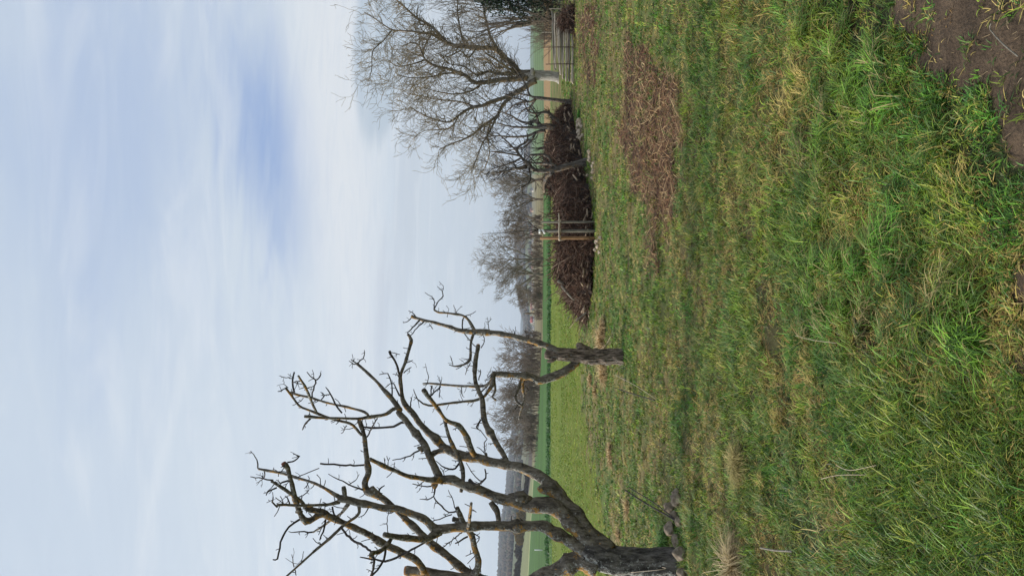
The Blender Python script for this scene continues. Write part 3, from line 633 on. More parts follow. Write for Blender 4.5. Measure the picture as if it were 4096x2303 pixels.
# knobs, burls and stubs
for k, t in enumerate(['D 850,790,20 838,720,18 828,655,19', 'D 1760,330,30 1690,340,26 1640,360,24 1608,392,20', 'F 760,760,50 680,690,46 610,680,44 588,655,30', 'F 470,790,50 410,745,52 360,745,40', 'D 1640,570,30 1640,630,34 1620,650,26', 'D 1880,980,22 1830,950,22 1795,938,22', 'D 1160,740,26 1090,690,24 1075,660,20', 'D 1540,340,24 1510,310,24 1495,320,18', 'D 2100,440,22 2095,380,14 2092,355,13', 'D 460,890,22 405,875,16']):
    limb(bt, t, BD, 0 if k in (2, 3) else -.05, -.05, name='stub', rough=.35, seed=50 + k)
twigs(bt, ['D 70,490,7 60,420,5 30,370,4 0,340,3', 'D 200,600,8 110,580,6 50,575,5 0,568,4', 'D 440,945,10 350,1010,9 290,1090,9 260,1200,8 245,1290,8 205,1300,5', 'D 560,1058,8 480,1055,6 400,1060,5 340,1050,3',
 'D 800,1010,10 900,1120,12 980,1160,11 1070,1225,11', 'D 1205,1200,11 1190,1300,11 1130,1390,10 1070,1460,9', 'D 1090,1280,12 1100,1350,11 1060,1460,9', 'D 1540,1155,9 1400,1230,10 1300,1280,11 1200,1310,10 1080,1300,8 980,1280,5',
 'D 1045,460,9 850,465,9 700,455,9 622,450,9', 'D 1500,330,8 1420,380,6 1340,405,5 1260,415,4', 'D 1030,690,9 975,670,8 880,640,6 790,590,5 700,545,3', 'D 870,640,5 930,600,4 968,550,3', 'D 440,750,5 520,690,4 500,620,3', 'D 610,490,4 480,545,4 420,575,4', 'D 1050,850,6 1010,900,4 960,930,3',
 'D 1620,650,8 1520,650,5 1440,630,4', 'D 1640,650,10 1630,740,6 1570,770,5 1510,765,3', 'D 1630,745,6 1700,830,7 1770,880,6 1830,870,8', 'D 1815,840,5 1790,750,4 1760,680,3', 'D 1855,445,11 1820,490,9 1770,500,8 1700,470,5 1650,430,3', 'D 1920,440,3 1960,520,4 2040,600,5 2090,580,8 2085,500,6', 'D 2090,580,9 2010,640,9 1940,590,16',
 'D 1890,1050,6 1800,1120,5 1700,1200,4', 'D 1930,1095,8 1870,1130,8 1820,1160,6', 'D 1980,1070,6 2030,1100,5 2010,1160,4', 'D 1220,1060,4 1215,960,4 1230,870,3', 'D 1790,900,6 1680,940,5 1560,985,5', 'D 735,830,8 740,880,8 760,915,8', 'D 670,950,9 650,1050,8 620,1130,6', 'D 1400,85,13 1340,90,12 1270,120,11 1180,130,10 1070,135,11 1000,125,8', 'D 1040,210,7 1090,120,7 1130,50,6', 'D 530,50,9 480,110,7 465,155,5', 'D 855,115,5 830,160,4 810,180,3',
 'D 340,600,8 280,615,8 270,630,5', 'D 240,660,8 160,700,6 145,730,4', 'D 240,830,9 200,790,8 205,740,5', 'D 300,810,5 250,770,4 225,745,3', 'D 350,800,7 330,750,6 310,740,4', 'D 130,525,6 125,570,5 60,625,3', 'D 340,440,8 400,420,7 435,390,6 385,360,4', 'D 1140,740,10 1150,680,8 1190,640,4', 'D 400,1390,5 405,1440,4', 'D 390,1360,5 370,1260,3', 'D 455,1320,4 475,1230,3', 'D 1275,490,4 1285,440,3', 'D 2095,380,4 2050,330,4 2010,305,3', 'D 2090,380,4 2080,270,5 2100,230,4 2040,160,4 2010,130,8 2045,60,8',
 'C 1335,1120,11 1310,1020,10 1270,950,10 1243,905,13', 'C 1245,905,5 1290,915,4 1335,930,3', 'C 1370,1090,6 1440,1042,4', 'C 1395,1000,6 1450,985,3', 'C 1335,1300,8 1300,1230,6 1270,1180,4 1210,1220,4', 'C 1270,1300,7 1260,1200,6 1225,1100,5 1155,1105,3', 'C 960,1010,6 1020,940,5 1018,895,3', 'C 950,1010,7 900,975,4', 'C 940,1020,6 880,990,3', 'C 390,1265,10 375,1180,8 392,1085,7', 'C 375,1140,5 275,1130,3', 'C 440,1165,6 385,1178,5',
 'C 550,1310,7 575,1210,7 585,1160,7 540,1120,5 508,1083,4', 'C 585,1160,5 630,1120,5 625,1090,4', 'C 575,1205,4 480,1245,3', 'C 820,1448,8 760,1370,8 720,1280,7 675,1218,4', 'C 320,1230,6 250,1262,4', 'C 345,1225,4 300,1190,3 242,1208,2', 'C 640,1330,5 665,1290,5 635,1265,3', 'C 1600,1300,9 1640,1270,8 1700,1210,6', 'C 1455,1235,3 1480,1310,5 1540,1370,8', 'C 1430,1400,5 1440,1330,5 1430,1315,3', 'C 2050,1270,8 2100,1225,6 2120,1210,4'], BD, M_TWIG)

SD = 12.55
st = empty('old_fruit_tree', (at(2505, 1427, SD).x, SD, 0), 'smaller half dead tree, split hollow trunk with two thin limbs', 'tree')
trunk(st, 'E 2020,1030,96 1960,1030,82 1850,1030,76 1700,1030,72 1550,1026,70 1400,1012,64 1300,1005,60 1230,1002,56 1180,1002,50 1163,1000,44', SD, M_SPLIT, 0.26, 56, 16)
SL = [('E 1620,990,40 1530,955,46 1490,915,34 1480,895,12', 0, 0, 0, None, M_SPLIT, 'broken_spur'),
 ('E 1250,1050,20 1220,1070,16 1180,1075,9', -.05, -.05, 0, None, M_SPLIT, 'broken_spur'),
 ('E 1290,985,34 1230,950,34 1180,925,29 1100,900,27 1000,870,26 900,845,26 800,820,25 700,800,25 600,795,26 500,790,29 440,790,25 350,780,21 250,745,17 150,715,15 50,690,14 0,682,13 C 1500,612,13 1440,590,12', 0, .5, 14, None, M_LIMB, 'limb'),
 ('E 480,780,18 430,690,13 380,640,11 310,620,10 200,605,9 130,600,9 85,575,9', .3, .1, 5, None, M_LIMB, 'limb'),
 ('E 470,800,13 445,900,11 440,1000,13 430,1060,14 390,1100,8 290,1120,6 230,1105,4', .3, 0, 8, None, M_LIMB, 'limb'),
 ('E 1470,1080,36 1420,1115,38 1350,1170,41 1230,1225,42 1120,1255,40 1060,1240,34 1000,1215,30 900,1208,28 800,1203,26 700,1195,24 648,1192,23', 0, -.3, 8, None, M_LIMB, 'limb'),
 ('E 655,1190,22 648,1290,20 610,1360,17 560,1420,14 C 2000,1340,12 1900,1350,11 1760,1365,10 1620,1385,10 1550,1370,10', -.3, -.8, 10, None, M_LIMB, 'limb'),
 ('C 2160,1160,16 2100,1205,13 2000,1212,12 1850,1208,11 1700,1195,10 1600,1185,9 1540,1190,8', -.3, .1, 12, None, M_LIMB, 'limb'),
 ('G 550,740,16 530,760,15 500,870,16 460,960,18 480,1020,14 540,1070,12', -.3, -.5, 5, None, M_LIMB, 'limb'),
 ('G 565,740,16 550,780,16 545,870,15 560,960,12 545,1050,12 520,1130,11 505,1220,9', -.3, 0, 5, None, M_LIMB, 'limb'),
 ('G 570,840,9 610,890,9 575,920,8', -.3, -.3, 0, None, M_LIMB, 'limb'), ('G 215,720,14 230,900,14 200,960,12 240,1000,12', -.3, -.3, 3, None, M_LIMB, 'limb')]
for k, (t, a, b, sp_, cut, mt, nm) in enumerate(SL): limb(st, t, SD, a, b, spur=sp_, cut=cut, mat=mt, name=nm, seed=100 + k, rough=.3 if mt is M_SPLIT else .16, spl=.16)
twigs(st, ['E 90,570,6 130,490,5 175,445,6 160,390,4 118,350,3', 'E 85,570,5 85,470,4 0,410,3', 'E 172,395,3 175,350,3 135,305,2', 'E 85,470,4 40,468,3', 'E 300,615,4 290,570,3 278,530,2', 'E 300,605,3 350,540,2', 'E 370,640,4 430,625,4 490,590,3', 'E 620,775,5 610,700,3 603,650,2', 'E 610,700,3 640,660,2', 'E 370,790,6 360,700,7 372,650,6', 'E 370,790,6 430,870,5 495,935,5', 'E 540,945,6 575,880,4 560,830,4', 'E 270,1110,4 245,1020,3', 'E 440,960,5 400,940,3', 'E 430,1060,6 350,1120,4 300,1150,3', 'E 440,1090,5 400,1160,5 390,1200,3',
 'C 1510,625,8 1450,690,6 1400,740,4', 'C 1550,640,7 1490,690,5 1430,765,4', 'C 1480,600,6 1450,560,4 1415,540,3', 'C 1440,600,5 1400,640,4 1365,648,3', 'C 1600,660,4 1630,700,4', 'C 1580,1180,4 1590,1130,4 1560,1010,2', 'C 1700,1190,4 1710,1130,2', 'C 1620,1210,8 1610,1290,5 1600,1330,3', 'C 1690,1210,6 1690,1310,4', 'C 1885,1220,4 1890,1290,4 1910,1310,2', 'E 660,1180,5 600,1230,4 640,1130,2', 'E 520,1250,6 535,1180,5 530,1150,3'], SD, M_TWIG, seed=9)

# ------------------------------------------------------------------ small trees by the brush pile
def grow(mb, p, d, ln, r, lv, R_, spread=0.6, up=0.15, wig=0.25, minr=0.004, kids=(3, 5), sides=4):
    n = 4; pts = [p.copy()]; rr = [r]; q = p.copy(); dd = d.normalized()
    for k in range(n):
        dd = (dd + Vector((R_.uniform(-1, 1), R_.uniform(-1, 1), R_.uniform(-1, 1))) * wig + Vector((0, 0, up * 0.4))).normalized()
        q = q + dd * ln / n; pts.append(q.copy()); rr.append(max(minr, r * (1 - 0.62 * (k + 1) / n)))
    mb.tube(pts, rr, sides if lv > 1 else 3, cap=False)
    if lv <= 0: return
    for _ in range(R_.randint(*kids)):
        i = R_.randint(1, n); t = (pts[i] - pts[i - 1]).normalized()
        s = Vector((R_.uniform(-1, 1), R_.uniform(-1, 1), R_.uniform(-1, 1))); s = (s - t * s.dot(t)).normalized()
        grow(mb, pts[i], t + s * spread * R_.uniform(.6, 1.5) + Vector((0, 0, up)), ln * R_.uniform(.5, .78), max(minr, rr[i] * .7), lv - 1, R_, spread, up, wig, minr, kids, sides)
def drawn_tree(name, label, base, d, trunk_t, limbs, mt, mtw, seed, tw_ln=0.35, tw_n=3, cat='tree', tkw={}, minr=.006, lv=1, dep=0.6, sides=12):
    R_ = random.Random(seed); root = empty(name, (at(base[0], base[1], d).x, d, 0), label, cat)
    p, r = smooth_path(path(trunk_t, d), 0.08); mb = MB(); mb.tube(p, r, 20, rough=.14, freq=9); mb.build('trunk', mt[0], root)
    cr = MB(); tw = MB()
    for t in limbs:
        n = len(t.split()); o = R_.uniform(-dep * .2, dep * .2)
        p, r = smooth_path(path(t, d, o * .3, R_.uniform(-dep, dep)), 0.16 if d > 30 else 0.1); mb = MB(); mb.tube(p, r, sides, rough=.12, freq=9); mb.mark(mtw); tw = mb
        for i in range(2, len(p)):
            for _ in range(tw_n if R_.random() < .9 else 0):
                if R_.random() > 0.55: continue
                tt = Vector(p[i] - p[i - 1]).normalized(); s = Vector((R_.uniform(-1, 1), R_.uniform(-1, 1), R_.uniform(-1, 1))); s = (s - tt * s.dot(tt)).normalized()
                f = 0.55 + 0.6 * i / len(p)
                grow(tw, Vector(p[i]), tt * .5 + s + Vector((0, 0, .2)), tw_ln * f * R_.uniform(.5, 1.2), max(minr, min(r[i] * .45, minr * 3)), lv, R_, minr=minr, **tkw)
        mb.build('limb', mt[1], root)
    return root
drawn_tree('fruit_tree', 'slender young bare tree with grey trunk between pole stack and brush pile', (2288, 409), 26.9, 'A 2230,962,32 2190,955,24 2100,945,18 2000,930,16 1900,920,16 1850,917,17',
 ['A 1860,915,14 1800,895,9 1760,800,8 1700,700,6 1640,620,5', 'A 1860,920,12 1790,955,9 1710,930,8 1640,910,7 1560,880,5', 'A 1850,925,12 1800,1000,9 1750,1020,6 1690,1070,5', 'A 1780,950,10 1700,960,8 1640,990,7 1560,1060,4', 'A 1800,895,8 1720,880,6 1600,860,4'], (M_SMALL, M_SMALL), M_TWIG, 5, .45, 2, lv=1, minr=.007)
drawn_tree('fruit_tree', 'crooked bare fruit tree with thick low forked trunk rising behind pale stones', (2296, 522), 25.8, 'A 2240,1228,48 2200,1218,40 2100,1200,32 2000,1185,28 1930,1182,27 1880,1180,24',
 ['A 1890,1170,20 1850,1130,18 1780,1150,14 1700,1130,10 1620,1080,8 1540,1050,6 1480,1010,4', 'A 1900,1190,18 1800,1190,12 1700,1190,10 1600,1180,7 1500,1150,5', 'A 1940,1215,18 1850,1240,15 1780,1270,12 1650,1280,9 1480,1270,6 1400,1280,4', 'A 2090,1150,20 2020,1100,17 1960,1050,14 1850,1060,10 1780,1040,7 1740,950,5', 'A 2150,1240,22 2040,1290,18 1960,1340,17 1925,1395,16', 'A 1870,1140,14 1860,1080,9 1800,1000,6', 'A 1850,1240,10 1800,1330,8 1700,1390,6 1600,1400,4'], (M_SMALL, M_SMALL), M_TWIG, 6, .5, 2, minr=.007)
drawn_tree('fruit_tree', 'crooked bare fruit tree with hooked side stub standing in the brush pile', (2349, 647), 20.2, 'B 880,248,34 850,250,28 760,270,22 680,290,20 620,308,20 590,320,20',
 ['B 610,325,17 575,350,14 560,400,13 558,455,13', 'B 600,312,16 500,310,14 450,270,13 400,220,9 370,160,8 440,110,6 440,60,5', 'B 640,280,12 600,262,10 600,235,10 560,205,9 460,205,8', 'B 620,290,12 600,265,11 500,262,10', 'B 440,275,8 350,300,7 230,330,4', 'B 390,210,7 280,190,5 200,180,4', 'B 380,190,7 300,110,5 240,60,3', 'B 440,290,8 390,300,7 340,290,6', 'B 450,270,7 460,380,5 400,430,4', 'B 400,225,7 330,260,6 200,300,4'], (M_SMALL, M_SMALL), M_TWIG, 8, .42, 2, minr=.006)
# walnut
WL = ['A 1800,690,40 1700,680,31 1640,610,27 1560,540,25 1500,480,25 1440,450,22 1300,450,22 1180,435,20 1080,425,19 1000,390,18 940,350,16 880,320,14 780,310,12 700,295,10 600,290,8 510,280,7 440,240,6 340,170,5 250,120,4',
 'A 1020,395,14 900,270,12 830,220,12 740,170,11 650,90,9 570,20,7 500,-50,5 430,-120,4', 'A 1490,460,14 1430,350,12 1400,240,11 1370,120,9 1360,0,7 1300,-120,5', 'A 1190,420,9 1150,300,8 1120,100,7 1130,-20,5', 'A 510,280,7 430,380,6 330,480,5 320,640,4 290,760,3',
 'A 1780,720,36 1650,740,25 1500,750,22 1380,770,20 1270,770,19 1200,710,17 1100,670,15 1020,640,13 920,620,12 820,560,10 760,430,8 690,400,6 600,440,4', 'A 1740,690,20 1600,690,16 1500,690,14 1400,670,12 1300,700,9 1180,620,7 1050,600,5 960,520,4', 'A 1120,680,10 1000,690,8 860,720,6 700,730,5 560,700,4', 'A 820,560,8 700,600,6 560,620,5 470,560,4',
 'A 1850,750,34 1800,780,28 1760,810,24 1680,860,21 1620,890,20 1540,920,18 1440,950,18 1350,990,16 1280,1000,15 1200,1030,13 1130,1080,11 1050,1140,9 950,1130,7 860,1100,6 760,1050,5 680,1000,4', 'A 1630,910,18 1550,970,15 1500,1070,13 1440,1120,12 1350,1180,11 1260,1260,9 1160,1310,7 1050,1350,6 950,1400,5', 'A 1130,1080,8 1080,1170,7 1000,1210,6 820,1220,4 700,1300,3', 'A 1280,1000,9 1180,960,7 1050,940,6 930,930,5 800,900,4 650,880,3', 'A 1500,1070,9 1420,1230,8 1350,1350,6 1300,1480,5 1250,1600,4', 'A 1350,780,10 1250,850,8 1100,880,6 950,860,5 800,820,4', 'A 1440,1120,8 1400,1260,7 1420,1420,5 1380,1560,4 1300,1660,3', 'A 880,320,8 820,420,7 780,520,6 660,480,5', 'A 1300,450,9 1220,540,8 1150,480,7 1030,530,6 930,500,5', 'A 1690,690,12 1560,620,9 1480,560,8 1380,500,6', 'A 1620,600,12 1500,640,9 1400,560,8 1300,560,6']
wt = drawn_tree('walnut_tree', 'large spreading bare tree with pale grey trunk behind the stack of poles', (2240, 305), 38.5, 'A 2150,765,62 2100,745,52 2050,722,46 1950,708,44 1850,706,46 1790,715,48 1750,722,40', WL, (M_WALTR, M_WALNUT), M_WTWIG, 12, 1.2, 4, lv=2, minr=.008, dep=2.6, tkw=dict(wig=.42, spread=.75, up=.12, kids=(2, 3)), sides=10)
kb = MB(); kp = at(1350 + 1820 / 2.335, 672 / 2.335, 38.1); kb.tube([kp + Vector((-.1, .2, 0)), kp, kp + Vector((.12, -.12, 0))], [.13, .12, .09], 12, rough=.2); kb.build('branch_scar', M_WALTR, wt)

# ------------------------------------------------------------------ background trees
def far_tree(name, seed, h, spread, fork, lv, minr, mat, label, cat, x, y, d, width=0.5, upb=.35, kids=(3, 5), z=None, low=0.1):
    R_ = random.Random(seed); p = at(x, y, d); gz = hz1(p.x, d); root = empty(name, (p.x, d, gz), label, cat, None)
    b = Vector((p.x, d, gz)); tr = MB(); r0 = h * 0.02; top = b + Vector((R_.uniform(-.03, .03) * h, 0, h * fork))
    tr.tube([b - Vector((0, 0, .2)), (b + top) / 2, top], [r0 * 1.2, r0, r0 * .9], 8); tr.build('trunk', mat, root)
    cr = MB()
    for k in range(R_.randint(6, 8)):
        a = k * 2.4 + R_.uniform(-.3, .3); t = R_.uniform(.25, 1) if k else 1; q = b + (top - b) * (low + (1 - low) * t)
        dr = Vector((math.cos(a) * width, math.sin(a) * width, 1)) if k else Vector((0, 0, 1))
        grow(cr, q, dr, h * (1 - fork) * R_.uniform(.45, .62), r0 * .62, lv, R_, spread, upb, .16, minr, kids, 4)
    cr.build('crown', mat, root); return root
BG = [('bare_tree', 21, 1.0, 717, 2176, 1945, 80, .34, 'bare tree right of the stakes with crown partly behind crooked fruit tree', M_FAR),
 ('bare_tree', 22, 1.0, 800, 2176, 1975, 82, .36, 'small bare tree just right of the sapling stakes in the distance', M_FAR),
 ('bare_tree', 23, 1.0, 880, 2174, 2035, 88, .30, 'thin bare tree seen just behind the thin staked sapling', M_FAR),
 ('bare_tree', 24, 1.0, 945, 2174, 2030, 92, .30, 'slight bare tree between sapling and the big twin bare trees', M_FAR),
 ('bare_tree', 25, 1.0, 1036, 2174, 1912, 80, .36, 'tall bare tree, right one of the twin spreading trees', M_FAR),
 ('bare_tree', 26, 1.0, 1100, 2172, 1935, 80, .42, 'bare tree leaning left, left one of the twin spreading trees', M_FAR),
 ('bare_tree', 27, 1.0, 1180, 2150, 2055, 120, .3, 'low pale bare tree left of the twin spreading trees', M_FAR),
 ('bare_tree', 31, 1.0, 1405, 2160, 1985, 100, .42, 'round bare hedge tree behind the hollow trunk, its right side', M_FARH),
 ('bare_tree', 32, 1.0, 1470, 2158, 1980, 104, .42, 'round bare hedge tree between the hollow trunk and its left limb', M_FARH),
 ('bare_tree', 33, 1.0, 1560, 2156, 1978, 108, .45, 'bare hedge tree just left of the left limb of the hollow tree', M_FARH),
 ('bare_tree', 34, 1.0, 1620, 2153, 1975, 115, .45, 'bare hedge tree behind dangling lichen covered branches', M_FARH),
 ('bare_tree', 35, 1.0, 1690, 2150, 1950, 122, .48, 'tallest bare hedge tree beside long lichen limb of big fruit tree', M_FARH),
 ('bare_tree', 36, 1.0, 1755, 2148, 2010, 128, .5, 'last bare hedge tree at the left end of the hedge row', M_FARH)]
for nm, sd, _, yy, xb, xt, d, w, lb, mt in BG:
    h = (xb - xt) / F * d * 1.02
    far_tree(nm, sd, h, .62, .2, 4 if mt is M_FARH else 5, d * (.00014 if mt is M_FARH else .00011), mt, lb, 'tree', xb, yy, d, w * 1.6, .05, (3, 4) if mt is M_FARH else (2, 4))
def shrub(name, seed, label, x, y, d, h, w, mat, n=90, minr=.02, cat='shrub'):
    R_ = random.Random(seed); p = at(x, y, d); gz = hz1(p.x, d); root = empty(name, (p.x, d, gz), label, cat); mb = MB()
    for _ in range(n):
        b = Vector((p.x + R_.uniform(-w, w) * .45, d + R_.uniform(-1, 1), gz - .1)); grow(mb, b, Vector((R_.uniform(-.5, .5), R_.uniform(-.5, .5), 1)), h * R_.uniform(.4, .7), minr * 1.5, 2, R_, .5, .25, .2, minr, (2, 4), 3)
    mb.build('branches', mat, root); return root
for k, (yy, xx, d, h, w, lb) in enumerate([(1410, 2160, 98, 2.4, 6, 'brown leafless hedge shrubs under the right round bare tree'), (1530, 2157, 103, 2.6, 7, 'brown leafless hedge shrubs left of the hollow tree limb'), (1640, 2153, 112, 2.8, 8, 'brown leafless hedge shrubs below dangling lichen branches'), (1740, 2150, 124, 2.8, 8, 'brown leafless hedge shrubs at the left hedge end'),
    (1100, 2172, 84, 1.5, 7, 'low brown scrub under the twin spreading trees'), (1200, 2170, 88, 1.2, 5, 'low brown scrub left of the twin trees at the field edge'), (960, 2174, 92, 1.2, 7, 'low brown scrub right of the twin trees at the field edge')]):
    shrub('hedge_shrub', 60 + k, lb, xx, yy, d, h, w, M_FARH, 90, .02)
# narrow tall tree in front of the village
far_tree('poplar_tree', 71, (2165 - 2105) / F * 110, .15, .5, 3, .05, M_FAR, 'narrow dark columnar tree in front of the village', 'tree', 2165, 1252, 110, .12, .8)

# woods on the hills: lumpy crowns
def woods():
    n = 60000; a = rng.uniform(-0.5, 0.5, n); r = rng.uniform(900, 2500, n) ; x, y = np.sin(a) * r, np.cos(a) * r
    px, py = to_px(x, y); hp = fbm(x, y, 1 / 170., 101, 2); z = height(x, y); ex = XH - (z - EYE) / r * F
    k = (py > 560) & ((hp > .36) & (hp < .56) | (ex < np.interp(py, TY, TX[:, 6]) + 10)) & (rng.random(n) < .75) & (ex < 2126)
    x, y, z = x[k], y[k], z[k]; n = len(x); s = rng.uniform(2.2, 4.5, n)
    ico = np.array([(0, 0, 1), (.89, 0, .45), (.28, .85, .45), (-.72, .53, .45), (-.72, -.53, .45), (.28, -.85, .45), (.72, .53, -.45), (-.28, .85, -.45), (-.89, 0, -.45), (-.28, -.85, -.45), (.72, -.53, -.45), (0, 0, -1)])
    t = np.array([(0, 1, 2), (0, 2, 3), (0, 3, 4), (0, 4, 5), (0, 5, 1), (1, 6, 2), (2, 7, 3), (3, 8, 4), (4, 9, 5), (5, 10, 1), (6, 7, 2), (7, 8, 3), (8, 9, 4), (9, 10, 5), (10, 6, 1), (11, 7, 6), (11, 8, 7), (11, 9, 8), (11, 10, 9), (11, 6, 10)])
    V = ico[None] * rng.uniform(.6, 1.3, (n, 12, 1)) * s[:, None, None] * np.array([.8, .8, 1.0]) + np.stack([x, y, z + s * .6], -1)[:, None]
    T = (np.arange(n)[:, None, None] * 12 + t[None]).reshape(-1, 3)
    c = pal(n, [(86, 76, 64), (74, 66, 56), (98, 84, 70), (66, 70, 52), (80, 62, 54)], [4, 3, 2, 1.4, 1])
    m = MB(); m.add(V.reshape(-1, 3), None, T); M = Mat('woodland', 1); M.col(M.attr()); tag(m.build('woodland', M.m, colors=np.repeat(c, 12, 0), smooth=False), 'brownish leafless woodland covering the distant hills', 'woodland', kind='stuff')
woods()
def leafball(name, label, x, y, d, wpx, hpx, c1, c2, seed, cat='tree', size=.35, n=2600):
    R2 = np.random.default_rng(seed); p = at(x, y, d); gz = hz1(p.x, d); root = empty(name, (p.x, d, gz), label, cat)
    w = wpx / F * d / 2; h = hpx / F * d; u = R2.normal(size=(n, 3)); u /= np.linalg.norm(u, axis=1)[:, None]; lump = 1 + .22 * np.sin(u[:, :1] * 5 + seed) * np.cos(u[:, 2:] * 6)
    P = u * (R2.uniform(.55, 1, (n, 1)) ** .5) * lump * np.array([w, w * .7, h * .5]) + np.array([p.x, d, gz + h * .55])
    a = R2.normal(size=(n, 3)); b = np.cross(a, R2.normal(size=(n, 3))); a /= np.linalg.norm(a, axis=1)[:, None]; b /= np.linalg.norm(b, axis=1)[:, None]; sz = size * R2.uniform(.5, 1.3, (n, 1))
    V = np.stack([P - a * sz, P + b * sz * .6, P + a * sz, P - b * sz * .6], 1).reshape(-1, 3); m = MB(); m.add(V, np.arange(n * 4).reshape(-1, 4))
    c = np.array(lin(c1)) + (np.array(lin(c2)) - np.array(lin(c1))) * R2.random((n, 1)); m.build('crown', M_STALK, root, smooth=False, colors=np.repeat(c, 4, 0))
    t = MB(); t.tube([(p.x, d, gz - .3), (p.x, d, gz + h * .3), (p.x, d, gz + h * .8)], [w * .08, w * .06, w * .02], 6); t.build('trunk', M_FAR, root); return root
for k, (yy, xb, wp, hp_, lb) in enumerate([(2062, 2108, 46, 38, 'ochre budding tree right of the upright limb on the left'), (2088, 2106, 44, 42, 'ochre budding tree just beside the upright limb'), (2135, 2100, 50, 40, 'ochre budding tree left of the upright limb'), (2160, 2098, 34, 30, 'smallest ochre budding tree, furthest left of the ochre trees')]):
    leafball('budding_tree', lb, xb, yy, 420, wp, hp_, (120, 100, 50), (160, 132, 70), 80 + k, size=.5, n=2200)
for k in range(22):
    yy = 1880 + k * 20 + rnd.uniform(-6, 6); xb = np.interp(yy, [1880, 2000, 2100, 2303], [2126, 2116, 2106, 2092]) + 2
    leafball('field_edge_tree', ['', ''][0] + 'brown leafless tree in the row along far field edge left of hedge', xb, yy, 440, rnd.uniform(26, 40), rnd.uniform(16, 30), (74, 66, 58), (104, 90, 76), 200 + k, size=.55, n=700)['group'] = 'trees along the far field edge'

# ------------------------------------------------------------------ conifer and shrubs at the right edge
def conifer():
    d = 33; p = at(2200, -62, d); root = empty('conifer_tree', (p.x, d, 0), 'dark green conifer hanging into the frame at right edge', 'tree')
    t = MB(); t.tube([(p.x, d, -.2), (p.x, d, 2.5), (p.x, d, 5)], [.18, .14, .03], 10); t.build('trunk', M_TWIG, root)
    R_ = random.Random(5); br = MB(); P = []
    for k in range(150):
        z = R_.uniform(0.7, 4.2); a = R_.uniform(0, 6.28); l = 2.0 * (1 - z / 7.0) * R_.uniform(.75, 1.15); o = Vector((p.x, d, z)); dr = Vector((math.cos(a), math.sin(a), R_.uniform(-.05, .2)))
        pts = [o, o + dr * l * .5 + Vector((0, 0, .05)), o + dr * l + Vector((0, 0, -.35))]; br.tube(pts, [.03, .02, .006], 4)
        for j in range(95):
            f = R_.uniform(.15, 1.05); q = (pts[0] * (1 - f) ** 2 + pts[1] * 2 * f * (1 - f) + pts[2] * f * f) + Vector((R_.uniform(-.3, .3), R_.uniform(-.3, .3), R_.uniform(-.45, .08))); P.append(q)
    br.build('branches', M_TWIG, root); P = np.array([tuple(q) for q in P]); n = len(P)
    a = rng.normal(size=(n, 3)) * [.5, .5, 1]; a /= np.linalg.norm(a, axis=1)[:, None]; b = np.cross(a, rng.normal(size=(n, 3))); b /= np.linalg.norm(b, axis=1)[:, None]
    V = np.stack([P, P + a * .07 + b * .03, P + a * .16, P + a * .07 - b * .03], 1).reshape(-1, 3); m = MB(); m.add(V, np.arange(n * 4).reshape(-1, 4))
    m.build('crown', M_GRASS, root, smooth=False, colors=np.repeat(pal(n, [(28, 46, 30), (38, 60, 36), (20, 34, 24)], [3, 2, 3]), 4, 0))
conifer()
far_tree('bare_tree', 41, 6.0, .45, .2, 3, .007, M_FAR, 'upright bare tree at right edge between conifer and walnut tree', 'tree', 2225, 80, 36, .3, .4)
shrub('bare_shrub', 90, 'dense brown shrubs below the conifer behind the pole stack', 2230, 20, 34, 1.7, 3.4, M_FARH, 120, .007)

